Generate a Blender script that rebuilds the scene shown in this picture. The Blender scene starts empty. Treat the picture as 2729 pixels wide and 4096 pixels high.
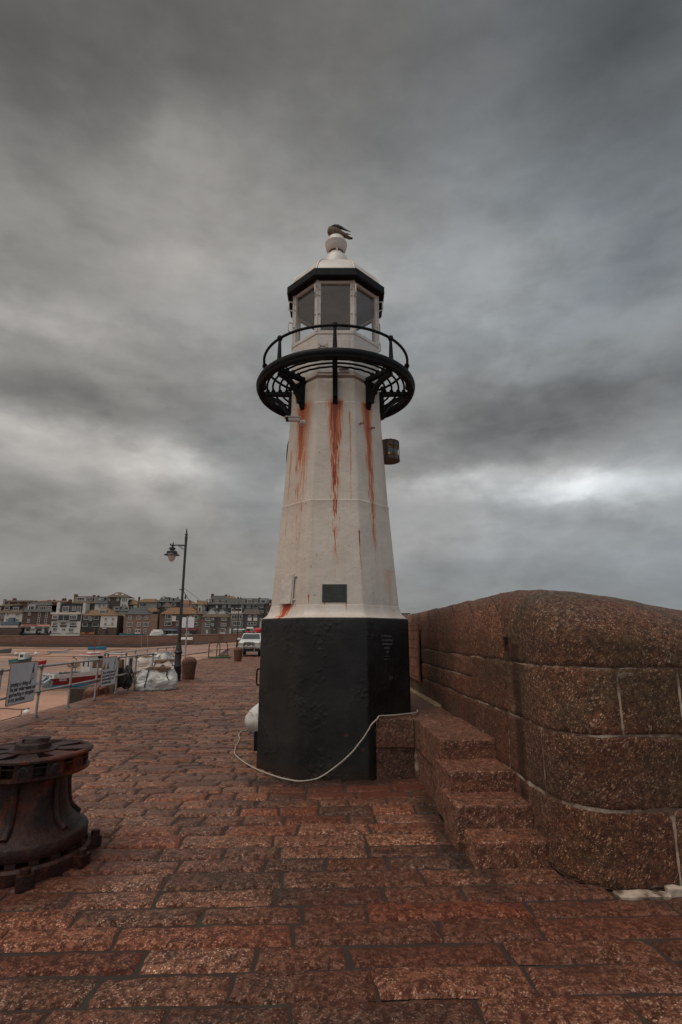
import bpy, math, random
from mathutils import Vector, Matrix, noise
R = math.radians
S = bpy.context.scene
C = S.collection
rnd = random.Random(7)

# ------------------------------------------------------------------ camera
F = 525.0; PITCH = math.atan(123/525.0); YAW = R(2.23); EYE = 1.7
cam = bpy.data.objects.new('camera', bpy.data.cameras.new('camera'))
C.objects.link(cam)
cam.data.sensor_fit = 'VERTICAL'; cam.data.sensor_height = 36; cam.data.lens = F/1024*36
cam.data.clip_start = 0.05; cam.data.clip_end = 4000
cam.location = (0, 0, EYE); cam.rotation_euler = (R(90)+PITCH, 0, -YAW)
S.camera = cam

def ray(x, y):                      # photo pixel (2729 x 4096) -> direction
    X = x/4-341; U = 512-y/4
    c, s = math.cos(PITCH), math.sin(PITCH)
    fy = F*c-U*s; fz = F*s+U*c
    return X*math.cos(YAW)+fy*math.sin(YAW), fy*math.cos(YAW)-X*math.sin(YAW), fz
def atv(x, y, V):                   # point at distance V down the pier
    u, v, z = ray(x, y); k = V/v
    return Vector((u*k, V, EYE+z*k))
def gnd(x, y, Z=0.0):               # point at height Z
    u, v, z = ray(x, y); k = (Z-EYE)/z
    return Vector((u*k, v*k, Z))
def azel(x, y):                     # view 1568 wide -> azimuth, elevation
    u, v, z = ray(x*1.7404, y*1.7404)
    return math.atan2(u, v), math.atan2(z, math.hypot(u, v))

# ------------------------------------------------------------------ node helper
class NT:
    def __init__(s, tree): s.t = tree; s.L = tree.links
    def n(s, kind, props=None, **inp):
        nd = s.t.nodes.new('ShaderNode'+kind)
        for k, v in (props or {}).items(): setattr(nd, k, v)
        for k, v in inp.items():
            key = int(k[1:]) if k[0] == 'i' and k[1:].isdigit() else k.replace('_', ' ')
            if hasattr(v, 'is_linked') or isinstance(v, bpy.types.NodeSocket): s.L.new(v, nd.inputs[key])
            else: nd.inputs[key].default_value = v
        return nd
    def m(s, op, a, b=0.0, c=0.0, clamp=False):
        nd = s.n('Math', dict(operation=op, use_clamp=clamp), i0=a, i1=b)
        if op in ('MULTIPLY_ADD', 'SMOOTH_MIN', 'COMPARE'):
            if isinstance(c, bpy.types.NodeSocket): s.L.new(c, nd.inputs[2])
            else: nd.inputs[2].default_value = c
        return nd.outputs[0]
    def vm(s, op, a, b=(0, 0, 0)):
        nd = s.n('VectorMath', dict(operation=op), i0=a, i1=b)
        return nd.outputs['Value'] if op in ('DOT_PRODUCT', 'LENGTH') else nd.outputs[0]
    def mix(s, f, a, b, mode='MIX'):
        nd = s.n('MixRGB', dict(blend_type=mode))
        for k, v in zip(('Fac', 'Color1', 'Color2'), (f, a, b)):
            if isinstance(v, bpy.types.NodeSocket): s.L.new(v, nd.inputs[k])
            else: nd.inputs[k].default_value = (tuple(v)+(1,))[:4] if k != 'Fac' else v
        return nd.outputs[0]
    def ramp(s, f, stops, interp='LINEAR'):
        nd = s.n('ValToRGB', Fac=f); cr = nd.color_ramp; cr.interpolation = interp
        while len(cr.elements) < len(stops): cr.elements.new(0.5)
        for e, (p, c) in zip(cr.elements, stops):
            e.position = p; e.color = (c, c, c, 1) if isinstance(c, (int, float)) else tuple(c)+(1,)
        return nd.outputs[0]
    def sstep(s, x, a, b):
        nd = s.n('MapRange', dict(interpolation_type='SMOOTHSTEP'), i0=x, i1=a, i2=b, i3=0.0, i4=1.0)
        return nd.outputs[0]
    def noise(s, vec, scale, detail=4, rough=.55, out='Fac', dist=0.0):
        return s.n('TexNoise', Vector=vec, Scale=scale, Detail=detail, Roughness=rough, Distortion=dist).outputs[out]
    def map(s, vec, rot=(0, 0, 0), scale=(1, 1, 1), loc=(0, 0, 0)):
        return s.n('Mapping', Vector=vec, Location=loc, Rotation=rot, Scale=scale).outputs[0]

# ------------------------------------------------------------------ sky
SUN_EL, SUN_AZ = R(66), R(-128)     # soft sun from behind the viewer's left, above the cloud
W = bpy.data.worlds.new('World'); S.world = W; W.use_nodes = True
W.node_tree.nodes.clear(); w = NT(W.node_tree)
out = w.n('OutputWorld')
sky = w.n('TexSky', dict(sky_type='NISHITA', sun_disc=False, sun_elevation=SUN_EL, sun_rotation=SUN_AZ))
b1 = w.n('Background', Color=sky.outputs[0], Strength=0.06)
d = w.n('TexCoord').outputs['Generated']
xyz = w.n('SeparateXYZ', Vector=d)
dx, dy, dz = xyz.outputs
st = w.map(d, scale=(1, 1, 2.0))
warp = w.n('TexNoise', Vector=st, Scale=3.2, Detail=6, Roughness=.6).outputs['Color']
wx = w.n('SeparateXYZ', Vector=warp)
az = w.m('ADD', w.m('ARCTAN2', dx, dy), w.m('MULTIPLY', w.m('SUBTRACT', wx.outputs[0], .5), .30))
el = w.m('ADD', w.m('ARCSINE', dz), w.m('MULTIPLY', w.m('SUBTRACT', wx.outputs[1], .5), .13))
lum = w.ramp(w.m('DIVIDE', el, R(90), clamp=True),
             [(0, .185), (.05, .205), (.12, .245), (.19, .27), (.26, .225), (.33, .24), (.42, .255), (.48, .215), (.54, .16), (.60, .12), (.70, .12), (.80, .45), (1.0, .75)])
lum = w.m('MULTIPLY', lum, 1.22)
def blob(l, x, y, wa, we, amp):
    a0, e0 = azel(x, y)
    q = w.m('ADD', w.m('POWER', w.m('DIVIDE', w.m('SUBTRACT', az, a0), R(wa)), 2.0),
            w.m('POWER', w.m('DIVIDE', w.m('SUBTRACT', el, e0), R(we)), 2.0))
    return w.m('MULTIPLY_ADD', w.m('EXPONENT', w.m('MULTIPLY', q, -1.0)), amp, l)
for bb in [(90, 1045, 9, 2.2, .20), (400, 1060, 6, 1.9, .22), (230, 945, 13, 2.2, -.11), (620, 980, 7, 3, -.02),
           (1310, 950, 18, 4.2, -.13), (1290, 1120, 9, 1.3, .30), (1330, 1130, 4, .9, .22), (1060, 1105, 7, 1.0, .20), (1520, 1100, 6, 1.3, .16),
           (1250, 1250, 15, 3.6, .08), (500, 380, 9, 4, .045), (150, 760, 10, 4, .06), (60, 560, 10, 4, -.05), (1500, 560, 12, 5, -.045),
           (300, 560, 14, 2.6, .03), (780, 620, 16, 4, .05), (1080, 800, 8, 3, .04), (200, 1240, 14, 3, -.03), (360, 330, 3, 3, .04), (60, 120, 14, 9, -.06), (1500, 120, 14, 9, -.07), (30, 330, 9, 9, -.04), (1540, 420, 9, 10, -.05)]:
    lum = blob(lum, *bb)
n1 = w.noise(w.vm('ADD', st, (3.1, 1.7, .4)), 3.4, 9, .56)
n2 = w.noise(w.vm('ADD', w.map(d, scale=(1, 1, 2.2)), (7, 2, 5)), 10, 8, .58)
tex = w.m('ADD', w.m('MULTIPLY', w.m('SUBTRACT', n1, .5), .70), w.m('MULTIPLY', w.m('SUBTRACT', n2, .5), .50))
n3 = w.noise(w.vm('ADD', w.map(d, scale=(1, 1, 1.9)), (2, 6, 1)), 4.6, 9, .54)
band = w.m('MULTIPLY', w.sstep(el, R(3), R(14)), w.m('SUBTRACT', 1.0, w.sstep(el, R(28), R(46))))
tex = w.m('ADD', tex, w.m('MULTIPLY', w.m('SUBTRACT', w.sstep(n3, .43, .57), .5), w.m('MULTIPLY_ADD', band, .13, .07)))
lum = w.m('MULTIPLY', lum, w.m('ADD', 1.0, tex))
back = w.sstep(w.m('MULTIPLY', dy, -1.0), -.25, .5)      # extra sky brightness added behind the viewer to light the tower front
lum = w.m('MULTIPLY', lum, w.m('MULTIPLY_ADD', back, .9, 1.0))
lum = w.m('MAXIMUM', lum, .05)
tn = w.noise(w.vm('ADD', st, (9, 4, 2)), 1.6, 4, .5)
side = w.m('MULTIPLY_ADD', az, .55, w.m('MULTIPLY_ADD', tn, 1.6, -.55), clamp=True)
col = w.mix(side, (1.04, 1.0, .94), (.87, 1.0, 1.10))
col = w.mix(1.0, col, w.n('CombineXYZ', X=lum, Y=lum, Z=lum).outputs[0], 'MULTIPLY')
b2 = w.n('Background', Color=col, Strength=1.0)
ms = w.n('MixShader', Fac=.97); w.L.new(b1.outputs[0], ms.inputs[1]); w.L.new(b2.outputs[0], ms.inputs[2])
w.L.new(ms.outputs[0], out.inputs[0])

sun = bpy.data.objects.new('sun', bpy.data.lights.new('sun', 'SUN')); C.objects.link(sun)
sun.data.energy = 1.7; sun.data.angle = R(38); sun.data.color = (1, .93, .85)
sd = Vector((math.sin(SUN_AZ)*math.cos(SUN_EL), math.cos(SUN_AZ)*math.cos(SUN_EL), math.sin(SUN_EL)))
sun.rotation_euler = (-sd).to_track_quat('-Z', 'Y').to_euler(); sun.location = (-20, -40, 40)
S.view_settings.view_transform = 'Standard'; S.view_settings.look = 'None'
S.view_settings.exposure = 0.0; S.view_settings.gamma = 1.0; S.view_settings.use_curve_mapping = False

# ------------------------------------------------------------------ materials
def new(name):
    m = bpy.data.materials.new(name); m.use_nodes = True
    t = NT(m.node_tree); b = m.node_tree.nodes['Principled BSDF']
    t.b = b; t.o = t.n('TexCoord').outputs['Object']
    return m, t
def put(t, **k):
    for key, v in k.items():
        s = t.b.inputs[key.replace('_', ' ')]
        if isinstance(v, bpy.types.NodeSocket): t.L.new(v, s)
        else: s.default_value = (tuple(v)+(1,))[:4] if isinstance(v, (tuple, list)) else v
def bump(t, h, strength=.4, dist=.01):
    t.L.new(t.n('Bump', Height=h, Strength=strength, Distance=dist).outputs[0], t.b.inputs['Normal'])

def simple(name, col, rough=.5, metal=0.0, var=.25, scale=6, bmp=0.0, spec=.5, tint=None):
    m, t = new(name)
    n = t.noise(t.o, scale, 6, .6)
    a = [c*(1-var) for c in col]; b = tint or [min(1, c*(1+var)) for c in col]
    put(t, Base_Color=t.mix(t.ramp(n, [(.3, 0), (.7, 1)]), a, b), Roughness=t.m('MULTIPLY_ADD', t.m('SUBTRACT', n, .5), .3, rough), Metallic=metal)
    t.b.inputs['Specular IOR Level'].default_value = spec
    if bmp: bump(t, t.noise(t.o, scale*6, 5, .6), bmp, .01)
    return m

def granite(name, dark, mid, fleck, fs=55, wet=.5, rust=.35, fl=.5, green=0.0, extra=None):
    m, t = new(name)
    at = t.n('Attribute', dict(attribute_name='tint')).outputs['Color']
    big = t.noise(t.o, 1.3, 5, .6); med = t.noise(t.vm('ADD', t.o, (5, 3, 1)), 9, 6, .7); fine = t.noise(t.o, 95, 3, .7)
    c = t.mix(t.ramp(t.m('ADD', t.m('MULTIPLY', med, .5), t.m('MULTIPLY', fine, .5)), [(.42, 0), (.58, 1)]), dark, mid)
    # pale feldspar crystals, long grains lying in three directions
    mask = None
    for rot, off, sc in (((.3, .5, .25), (0, 0, 0), 1.0), ((1.2, .2, 1.1), (3, 7, 1), .8), ((.4, 1.3, 2.2), (8, 2, 5), 1.25)):
        v = t.n('TexVoronoi', Vector=t.map(t.map(t.o, rot), (0, 0, 0), (fs*sc*.30, fs*sc*.92, fs*sc*.92), off), Scale=1.0)
        sel = t.n('SeparateXYZ', Vector=v.outputs['Color']).outputs[0]
        edge = t.m('ADD', v.outputs['Distance'], t.m('MULTIPLY', t.m('SUBTRACT', fine, .5), .35))
        mk = t.m('MULTIPLY', t.m('LESS_THAN', edge, .34), t.m('GREATER_THAN', sel, 1-fl*.75))
        mask = mk if mask is None else t.m('MAXIMUM', mask, mk)
    fvar = t.mix(t.ramp(t.noise(t.o, 60, 2), [(.35, 0), (.6, 1)]), [x*.42 for x in fleck], fleck)
    dens = t.ramp(t.noise(t.vm('ADD', t.o, (6, 1, 8)), 6, 5, .65), [(.34, .25), (.56, 1)])
    c = t.mix(t.m('MULTIPLY', mask, dens, clamp=True), c, fvar)
    blk = t.n('TexVoronoi', Vector=t.map(t.o, (0, 0, 0), (fs*1.5,)*3, (2, 9, 4)), Scale=1.0)
    bm_ = t.m('MULTIPLY', t.m('LESS_THAN', blk.outputs['Distance'], .3), t.m('GREATER_THAN', t.n('SeparateXYZ', Vector=blk.outputs['Color']).outputs[1], .45))
    c = t.mix(t.m('MULTIPLY', bm_, .75), c, [x*.35 for x in dark])
    c = t.mix(1.0, c, at, 'MULTIPLY')
    c = t.mix(t.m('MULTIPLY', t.ramp(big, [(.50, 0), (.68, 1)]), rust), c, (.175, .040, .015))
    c = t.mix(t.m('MULTIPLY', t.ramp(t.noise(t.vm('ADD', t.o, (1, 8, 3)), 2.1, 5, .65), [(.52, 0), (.74, 1)]), .50), c, (.026, .018, .013))
    if green: c = t.mix(t.m('MULTIPLY', t.ramp(t.noise(t.vm('ADD', t.o, (4, 4, 9)), 1.7, 5), [(.48, 0), (.66, 1)]), green), c, (.045, .047, .02))
    h = t.m('ADD', t.m('MULTIPLY', t.noise(t.o, 22, 6, .75), .7), t.m('MULTIPLY', fine, .3))
    h = t.m('ADD', h, t.m('MULTIPLY', mask, .10))
    pit = t.ramp(t.noise(t.vm('ADD', t.o, (9, 2, 4)), 26, 7, .74), [(.38, 0), (.50, 1)])
    c = t.mix(t.m('MULTIPLY', t.m('SUBTRACT', 1.0, pit), .6), c, [x*.5 for x in dark])
    h = t.m('ADD', h, t.m('MULTIPLY', pit, .4))
    bump(t, h, .9, .022)
    if extra: c = extra(t, c)
    up = t.n('SeparateXYZ', Vector=t.n('NewGeometry').outputs['Normal']).outputs[2]            # rain lies on the level faces
    dry = t.m('MULTIPLY_ADD', t.sstep(up, .3, .9), -.30, .30)
    put(t, Base_Color=c, Roughness=t.m('ADD', dry, t.ramp(t.m('ADD', t.m('MULTIPLY', big, .5), t.m('MULTIPLY', med, .5)), [(.35, wet), (.62, min(1, wet+.3))]), clamp=True))
    t.b.inputs['Specular IOR Level'].default_value = .42
    return m

def masonry(name, c1, c2, mortar, sx=.9, sz=.45, bmp=.5):        # small far-off stonework; brick pattern on x+y, z
    m, t = new(name)
    s = t.n('SeparateXYZ', Vector=t.o)
    v = t.n('CombineXYZ', X=t.m('ADD', s.outputs[0], s.outputs[1]), Y=s.outputs[2]).outputs[0]
    br = t.n('TexBrick', dict(offset=.5), Vector=v, Color1=c1+(1,), Color2=c2+(1,), Mortar=mortar+(1,), Scale=1.0, Brick_Width=sx, Row_Height=sz, Mortar_Size=.03, Bias=-.1)
    n = t.noise(t.o, 1.2, 6, .65)
    c = t.mix(t.m('MULTIPLY', n, .65), br.outputs['Color'], t.mix(n, [x*.4 for x in c1], c2), 'MIX')
    put(t, Base_Color=c, Roughness=.8); bump(t, n, bmp, .05)
    return m

def tiles(name, c1, c2, lichen, amt):
    m, t = new(name)
    s = t.n('SeparateXYZ', Vector=t.o)
    v = t.n('CombineXYZ', X=t.m('ADD', s.outputs[0], s.outputs[1]), Y=t.m('MULTIPLY', s.outputs[2], 1.6)).outputs[0]
    br = t.n('TexBrick', Vector=v, Color1=c1+(1,), Color2=c2+(1,), Mortar=tuple(x*.5 for x in c1)+(1,), Scale=1.0, Brick_Width=.5, Row_Height=.4, Mortar_Size=.03)
    n = t.noise(t.o, .55, 7, .68)
    c = t.mix(t.m('MULTIPLY', t.ramp(n, [(.36, 0), (.62, 1)]), amt), br.outputs['Color'], lichen)
    put(t, Base_Color=c, Roughness=.75); bump(t, t.noise(t.o, 3, 4), .4, .05)
    return m

MAT = {}
def foot_rust_and_shade(t, c):               # rust by capstan and tower foot, with contact shade painted in dark
    s = t.n('SeparateXYZ', Vector=t.o); n = t.noise(t.o, 3.0, 6, .7)
    def spot(c, u, v, ru, rv, col, k):
        q = t.m('SQRT', t.m('ADD', t.m('POWER', t.m('DIVIDE', t.m('SUBTRACT', s.outputs[0], u), ru), 2.0), t.m('POWER', t.m('DIVIDE', t.m('SUBTRACT', s.outputs[1], v), rv), 2.0)))
        f = t.sstep(t.m('ADD', q, t.m('MULTIPLY', t.m('SUBTRACT', n, .5), 1.1)), 1.0, .62)
        return t.mix(t.m('MULTIPLY', f, k), c, col)
    c = spot(c, -2.25, 4.55, .95, .85, (.105, .026, .010), .75)
    c = spot(c, -2.31, 4.66, .68, .66, (.020, .010, .007), .75)  # contact shade painted dark round the capstan foot
    c = spot(c, .45, 6.55, 1.35, .55, (.115, .026, .013), .72)
    c = spot(c, .2, 6.9, 1.4, .35, (.016, .010, .008), .7)  # shade where tower meets paving, painted into the colour
    c = spot(c, .9, 3.5, 1.7, .9, (.12, .028, .012), .45)
    c = spot(c, 1.2, 5.2, .25, 1.5, (.02, .012, .009), .7)  # dark strip painted along the steps as contact shade
    c = spot(c, -5.2, 20.8, 1.6, .8, (.10, .035, .018), .6)
    return c
def wall_stains(t, c):
    s = t.n('SeparateXYZ', Vector=t.o); n = t.noise(t.o, 5.0, 6, .7); n2 = t.noise(t.map(t.o, scale=(2, 2, .5)), 2.0, 5, .65)
    x = t.m('ABSOLUTE', t.m('SUBTRACT', s.outputs[1], t.m('MULTIPLY_ADD', n, .12, .82)))
    f = t.m('MULTIPLY', t.sstep(x, .13, .04), t.m('MULTIPLY', t.m('LESS_THAN', s.outputs[2], 1.62), t.m('LESS_THAN', s.outputs[0], .3)))
    c = t.mix(t.m('MULTIPLY', f, .85), c, (.030, .009, .005))
    red = t.m('MULTIPLY', t.sstep(s.outputs[1], .5, 1.6), t.ramp(n2, [(.42, 0), (.6, 1)]))
    c = t.mix(t.m('MULTIPLY', red, .5), c, (.105, .033, .016))
    lim = t.m('MULTIPLY', t.ramp(t.noise(t.map(t.o, scale=(3, 3, 9)), 1.0, 6, .7), [(.64, 0), (.70, 1)]), .55)
    return t.mix(lim, c, (.34, .26, .20))
MAT['sett'] = granite('sett granite', (.078, .025, .011), (.255, .102, .055), (.66, .43, .31), 100, .20, .38, .46, extra=foot_rust_and_shade)
MAT['wall'] = granite('wall granite', (.070, .023, .011), (.195, .080, .042), (.58, .36, .24), 94, .50, .40, .44, .60, extra=wall_stains)
MAT['step'] = granite('step granite', (.078, .026, .013), (.255, .104, .059), (.66, .43, .31), 98, .20, .28, .45)
MAT['boll'] = granite('bollard granite', (.075, .030, .018), (.19, .085, .052), (.34, .2, .14), 50, .6, .3, .5)
def mortar_mat(name, c, wht, p):
    m, t = new(name)
    n = t.noise(t.o, 2.2, 6, .7); f = t.noise(t.o, 40, 4, .7)
    put(t, Base_Color=t.mix(t.ramp(n, p), t.mix(f, [x*.5 for x in c], c), wht), Roughness=.8); bump(t, f, .6, .01)
    return m
MAT['deckmortar'] = mortar_mat('deck mortar', (.034, .015, .009), (.028, .024, .011), [(.52, 0), (.62, 1)])
MAT['wallmortar'] = mortar_mat('wall mortar', (.13, .072, .045), (.40, .31, .24), [(.46, 0), (.58, 1)])
MAT['drain'] = simple('drain', (.03, .022, .018), .6)

def sand_mat():
    m, t = new('sand')
    n = t.noise(t.o, .12, 7, .62); f = t.noise(t.o, 1.1, 6, .7)
    s = t.map(t.o, (0, 0, .25), (.035, .22, 1))
    r = t.noise(s, 1.0, 8, .7, dist=.4)
    wetm = t.noise(t.map(t.o, (0, 0, .1), (.012, .06, 1), (3, 1, 0)), 1.0, 5, .6)
    c = t.mix(t.ramp(n, [(.35, 0), (.65, 1)]), (.36, .185, .118), (.455, .25, .168))
    c = t.mix(t.ramp(wetm, [(.42, 0), (.56, .8)]), c, (.20, .115, .08))
    c = t.mix(t.ramp(r, [(.565, 0), (.64, .85)]), c, (.085, .052, .04))
    sp = t.n('TexVoronoi', Vector=t.map(t.o, scale=(1.6, 2.4, 1)), Scale=1.0)
    fm = t.m('MULTIPLY', t.m('LESS_THAN', sp.outputs['Distance'], .3), t.ramp(t.noise(t.vm('ADD', t.o, (20, 5, 0)), .16, 4), [(.52, 0), (.6, .8)]))
    c = t.mix(fm, c, (.13, .07, .045))
    put(t, Base_Color=c, Roughness=t.ramp(wetm, [(.45, .75), (.6, .35)])); bump(t, t.m('ADD', f, t.m('MULTIPLY', fm, -.6)), .7, .12)
    return m
MAT['sand'] = sand_mat()

# painted iron of the lighthouse: white above, black below
def face_coord(t, ang):
    r = (math.cos(ang), math.sin(ang), 0); nrm = (math.sin(ang), -math.cos(ang), 0)
    return t.vm('DOT_PRODUCT', t.o, r), t.vm('DOT_PRODUCT', t.o, nrm)
def tower_mat():
    m, t = new('white tower paint')
    z = t.n('SeparateXYZ', Vector=t.o).outputs[2]
    n = t.noise(t.o, 2.0, 6, .6); f = t.noise(t.o, 18, 6, .65)
    c = t.mix(t.ramp(n, [(.3, 0), (.7, 1)]), (.44, .372, .312), (.565, .497, .43))
    gr = t.noise(t.map(t.o, scale=(9, 9, .55)), 1.0, 6, .65)
    c = t.mix(t.m('MULTIPLY', t.ramp(gr, [(.5, 0), (.75, 1)]), .35), c, (.36, .27, .21))
    sp = t.n('TexVoronoi', Vector=t.o, Scale=5.5)
    c = t.mix(t.m('MULTIPLY', t.m('LESS_THAN', sp.outputs['Distance'], .075), .6), c, (.22, .09, .04))
    def streak(c, ang, t0, ztop, ln, w0, w1, amt, sc=60, drift=0.0, dark=(.20, .017, .003), lite=(.44, .105, .022)):
        a, b = face_coord(t, ang)
        u = t.m('SUBTRACT', t.m('DIVIDE', t.m('SUBTRACT', ztop, z), ln), 0.0)        # 0 at the top, 1 at the end
        wob = t.m('MULTIPLY', t.m('SUBTRACT', t.noise(t.map(t.o, scale=(3, 3, 2.0)), 1.0, 3), .5), .06)
        x = t.m('ABSOLUTE', t.m('SUBTRACT', t.m('ADD', a, wob), t.m('MULTIPLY_ADD', u, drift, t0)))
        wd = t.m('MULTIPLY_ADD', u, w1-w0, w0)
        ed = t.m('SUBTRACT', 1.0, t.m('DIVIDE', x, wd))                              # 1 in the middle, 0 at the edge
        ln_ = t.noise(t.map(t.o, scale=(sc, sc, .9)), 1.0, 5, .7)
        body = t.m('ADD', ed, t.m('MULTIPLY', t.m('SUBTRACT', ln_, .55), t.m('MULTIPLY_ADD', u, 4.5, 1.2)))
        mk = t.sstep(t.m('SUBTRACT', body, t.m('MULTIPLY', u, .70)), -.05, .80)
        mk = t.m('MULTIPLY', mk, t.m('MULTIPLY', t.sstep(ed, 0.0, .25), t.m('MULTIPLY', t.sstep(u, -.03, .02), t.m('SUBTRACT', 1.0, t.sstep(u, .55, 1.0)))))
        mk = t.m('MULTIPLY', mk, t.m('GREATER_THAN', b, .3))
        if dark[0] < .36: mk = t.m('MULTIPLY', mk, amt, clamp=True); sh = t.m('ADD', mk, t.m('ADD', t.m('MULTIPLY', t.m('SUBTRACT', ed, .42), .45), t.m('ADD', t.m('MULTIPLY', u, -.45), t.m('MULTIPLY', t.m('SUBTRACT', ln_, .5), .9))), clamp=True); return t.mix(t.m('MULTIPLY', mk, 1.6, clamp=True), c, t.ramp(sh, [(.0, (.50, .30, .17)), (.32, (.50, .19, .06)), (.62, (.40, .085, .018)), (1.0, dark)]))
        rc = t.mix(t.m('ADD', t.m('MULTIPLY', t.sstep(u, .1, .95), .9), t.m('ADD', t.m('MULTIPLY', t.m('SUBTRACT', .6, ed), .7), t.m('MULTIPLY', t.m('SUBTRACT', ln_, .5), 1.4)), clamp=True), dark, lite)
        return t.mix(t.m('MULTIPLY', mk, amt, clamp=True), c, rc)
    q = R(45)
    c = streak(c, 0, .005, 5.08, 3.1, .16, .10, 1.0, 62)
    c = streak(c, 0, .0, 5.08, 1.3, .19, .13, 1.0, 30)
    c = streak(c, -q, .0, 5.10, 2.3, .19, .20, 1.0, 36, .04, dark=(.34, .065, .014), lite=(.50, .19, .07))
    c = streak(c, -q, .12, 5.10, 2.9, .17, .12, .62, 60, dark=(.42, .13, .04))
    c = streak(c, q, -.03, 5.10, 2.9, .16, .12, 1.0, 46, -.02)
    c = streak(c, q, -.02, 5.10, 1.2, .17, .14, 1.0, 30)
    c = streak(c, q, -.02, 5.10, 3.2, .13, .08, .7, 80, -.02)
    c = streak(c, -q, -.20, 4.4, 2.0, .03, .03, .5, 40)
    c = streak(c, 0, .22, 4.9, 2.0, .025, .02, .5, 40)
    c = streak(c, 0, -.12, 2.15, .24, .012, .012, .8, 30)
    c = streak(c, 0, .16, 2.12, .2, .012, .01, .8, 30)
    c = streak(c, R(22.5), .0, 3.10, .95, .018, .014, 1.0, 30, .0, (.12, .018, .008), (.3, .07, .02))
    c = streak(c, -q, .0, 2.13, .62, .17, .22, 1.0, 30, -.16, (.34, .03, .006), (.62, .15, .03))
    c = streak(c, 0, -.34, 2.22, .2, .02, .02, .9, 30, 0, (.3, .06, .02))
    c = streak(c, q, .20, 2.60, .9, .16, .13, .55, 20, 0, (.45, .24, .15), (.45, .24, .15))
    c = streak(c, R(67.5), .0, 5.0, 4.2, .02, .02, .8, 25, 0, (.4, .12, .05))
    put(t, Base_Color=c, Roughness=t.m('MULTIPLY_ADD', n, .25, .33))
    bump(t, t.m('ADD', t.m('MULTIPLY', t.noise(t.o, 4.5, 5, .6), 1.0), t.m('MULTIPLY', f, .22)), .38, .03)
    return m
MAT['tower'] = tower_mat()
def black_mat():
    m, t = new('black base paint')
    n = t.noise(t.o, 1.8, 6, .65); f = t.noise(t.o, 26, 5, .65)
    v = t.n('TexVoronoi', dict(feature='SMOOTH_F1'), Vector=t.vm('ADD', t.o, t.vm('MULTIPLY', t.n('TexNoise', Vector=t.o, Scale=12.0).outputs['Color'], (.06, .06, .06))), Scale=17.0)
    lum = t.m('MULTIPLY', t.m('SUBTRACT', .6, v.outputs['Distance'], clamp=True), t.ramp(t.noise(t.vm('ADD', t.o, (2, 5, 7)), 2.2, 5, .6), [(.50, 0), (.62, 1)]))
    st = t.noise(t.map(t.o, scale=(9, 9, .8)), 1.0, 6, .7)
    c = t.mix(t.ramp(n, [(.35, 0), (.68, 1)]), (.006, .006, .006), (.021, .021, .020))
    c = t.mix(t.m('MULTIPLY', t.ramp(st, [(.55, 0), (.75, 1)]), .25), c, (.045, .042, .038))
    sc_ = t.noise(t.o, 7, 7, .75)
    c = t.mix(t.m('MULTIPLY', t.ramp(sc_, [(.62, 0), (.68, 1)]), .12), c, (.07, .062, .055))
    zz = t.n('SeparateXYZ', Vector=t.o).outputs[2]
    c = t.mix(t.m('MULTIPLY', t.sstep(t.m('ADD', zz, t.m('MULTIPLY', sc_, .35)), .40, .16), .6), c, (.040, .022, .014))
    rs = t.n('TexVoronoi', Vector=t.o, Scale=3.3)
    c = t.mix(t.m('MULTIPLY', t.m('LESS_THAN', t.m('ADD', rs.outputs['Distance'], t.m('MULTIPLY', f, .12)), .14), .45), c, (.13, .04, .02))
    put(t, Base_Color=c, Roughness=t.m('MULTIPLY_ADD', n, .3, .38))
    t.b.inputs['Specular IOR Level'].default_value = .32
    bump(t, t.m('ADD', t.m('MULTIPLY', lum, 1.0), t.m('ADD', t.m('MULTIPLY', f, .16), t.m('MULTIPLY', n, .3))), .55, .03)
    return m
MAT['base'] = black_mat()
MAT['ironblack'] = simple('black painted iron', (.0075, .0075, .008), .55, 0, .5, 9, .35, spec=.12)
MAT['lamppaint'] = simple('lamp post paint', (.016, .012, .011), .4, 0, .4, 5, .1)
MAT['white'] = simple('white lantern paint', (.46, .405, .36), .45, 0, .14, 5, .2, tint=(.55, .495, .445))
MAT['galv'] = simple('galvanised tube', (.36, .335, .31), .42, .55, .22, 7, .1)
MAT['fit'] = simple('rail fitting', (.17, .155, .145), .5, .4, .3, 9, .2)
def rust_mat():
    m, t = new('rusty iron')
    n = t.noise(t.o, 3.2, 7, .68); f = t.noise(t.o, 30, 6, .7)
    st = t.noise(t.map(t.o, scale=(10, 10, 1.6)), 1.0, 6, .7)
    c = t.mix(t.ramp(n, [(.36, 0), (.62, 1)]), (.008, .0035, .003), (.030, .0085, .005))
    c = t.mix(t.m('MULTIPLY', t.ramp(st, [(.5, 0), (.72, 1)]), .55), c, (.09, .028, .015))
    c = t.mix(t.ramp(t.noise(t.vm('ADD', t.o, (3, 3, 0)), 2.4, 6, .7), [(.54, 0), (.66, .85)]), c, (.14, .024, .008))
    t.b.inputs['Specular IOR Level'].default_value = .28
    put(t, Base_Color=c, Roughness=t.m('MULTIPLY_ADD', f, .35, .3))
    bump(t, t.m('ADD', f, t.m('MULTIPLY', n, 1.5)), .7, .015)
    return m
MAT['rust'] = rust_mat()
MAT['rustplate'] = simple('rust stained plate', (.20, .072, .038), .75, 0, .6, 5, .4)
MAT['rope'] = simple('white rope', (.33, .285, .24), .8, 0, .25, 60, .5)
MAT['oldrope'] = simple('brown rope', (.20, .12, .065), .85, 0, .55, 14, .4)
MAT['darkrope'] = simple('dark rope', (.05, .045, .035), .85, 0, .6, 10, .4)
MAT['bag'] = simple('woven white bag', (.50, .465, .43), .75, 0, .2, 5, .3)
MAT['bagpink'] = simple('woven pale bag', (.43, .34, .29), .75, 0, .25, 4, .3)
MAT['strap'] = simple('strap', (.035, .05, .06), .7)
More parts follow.
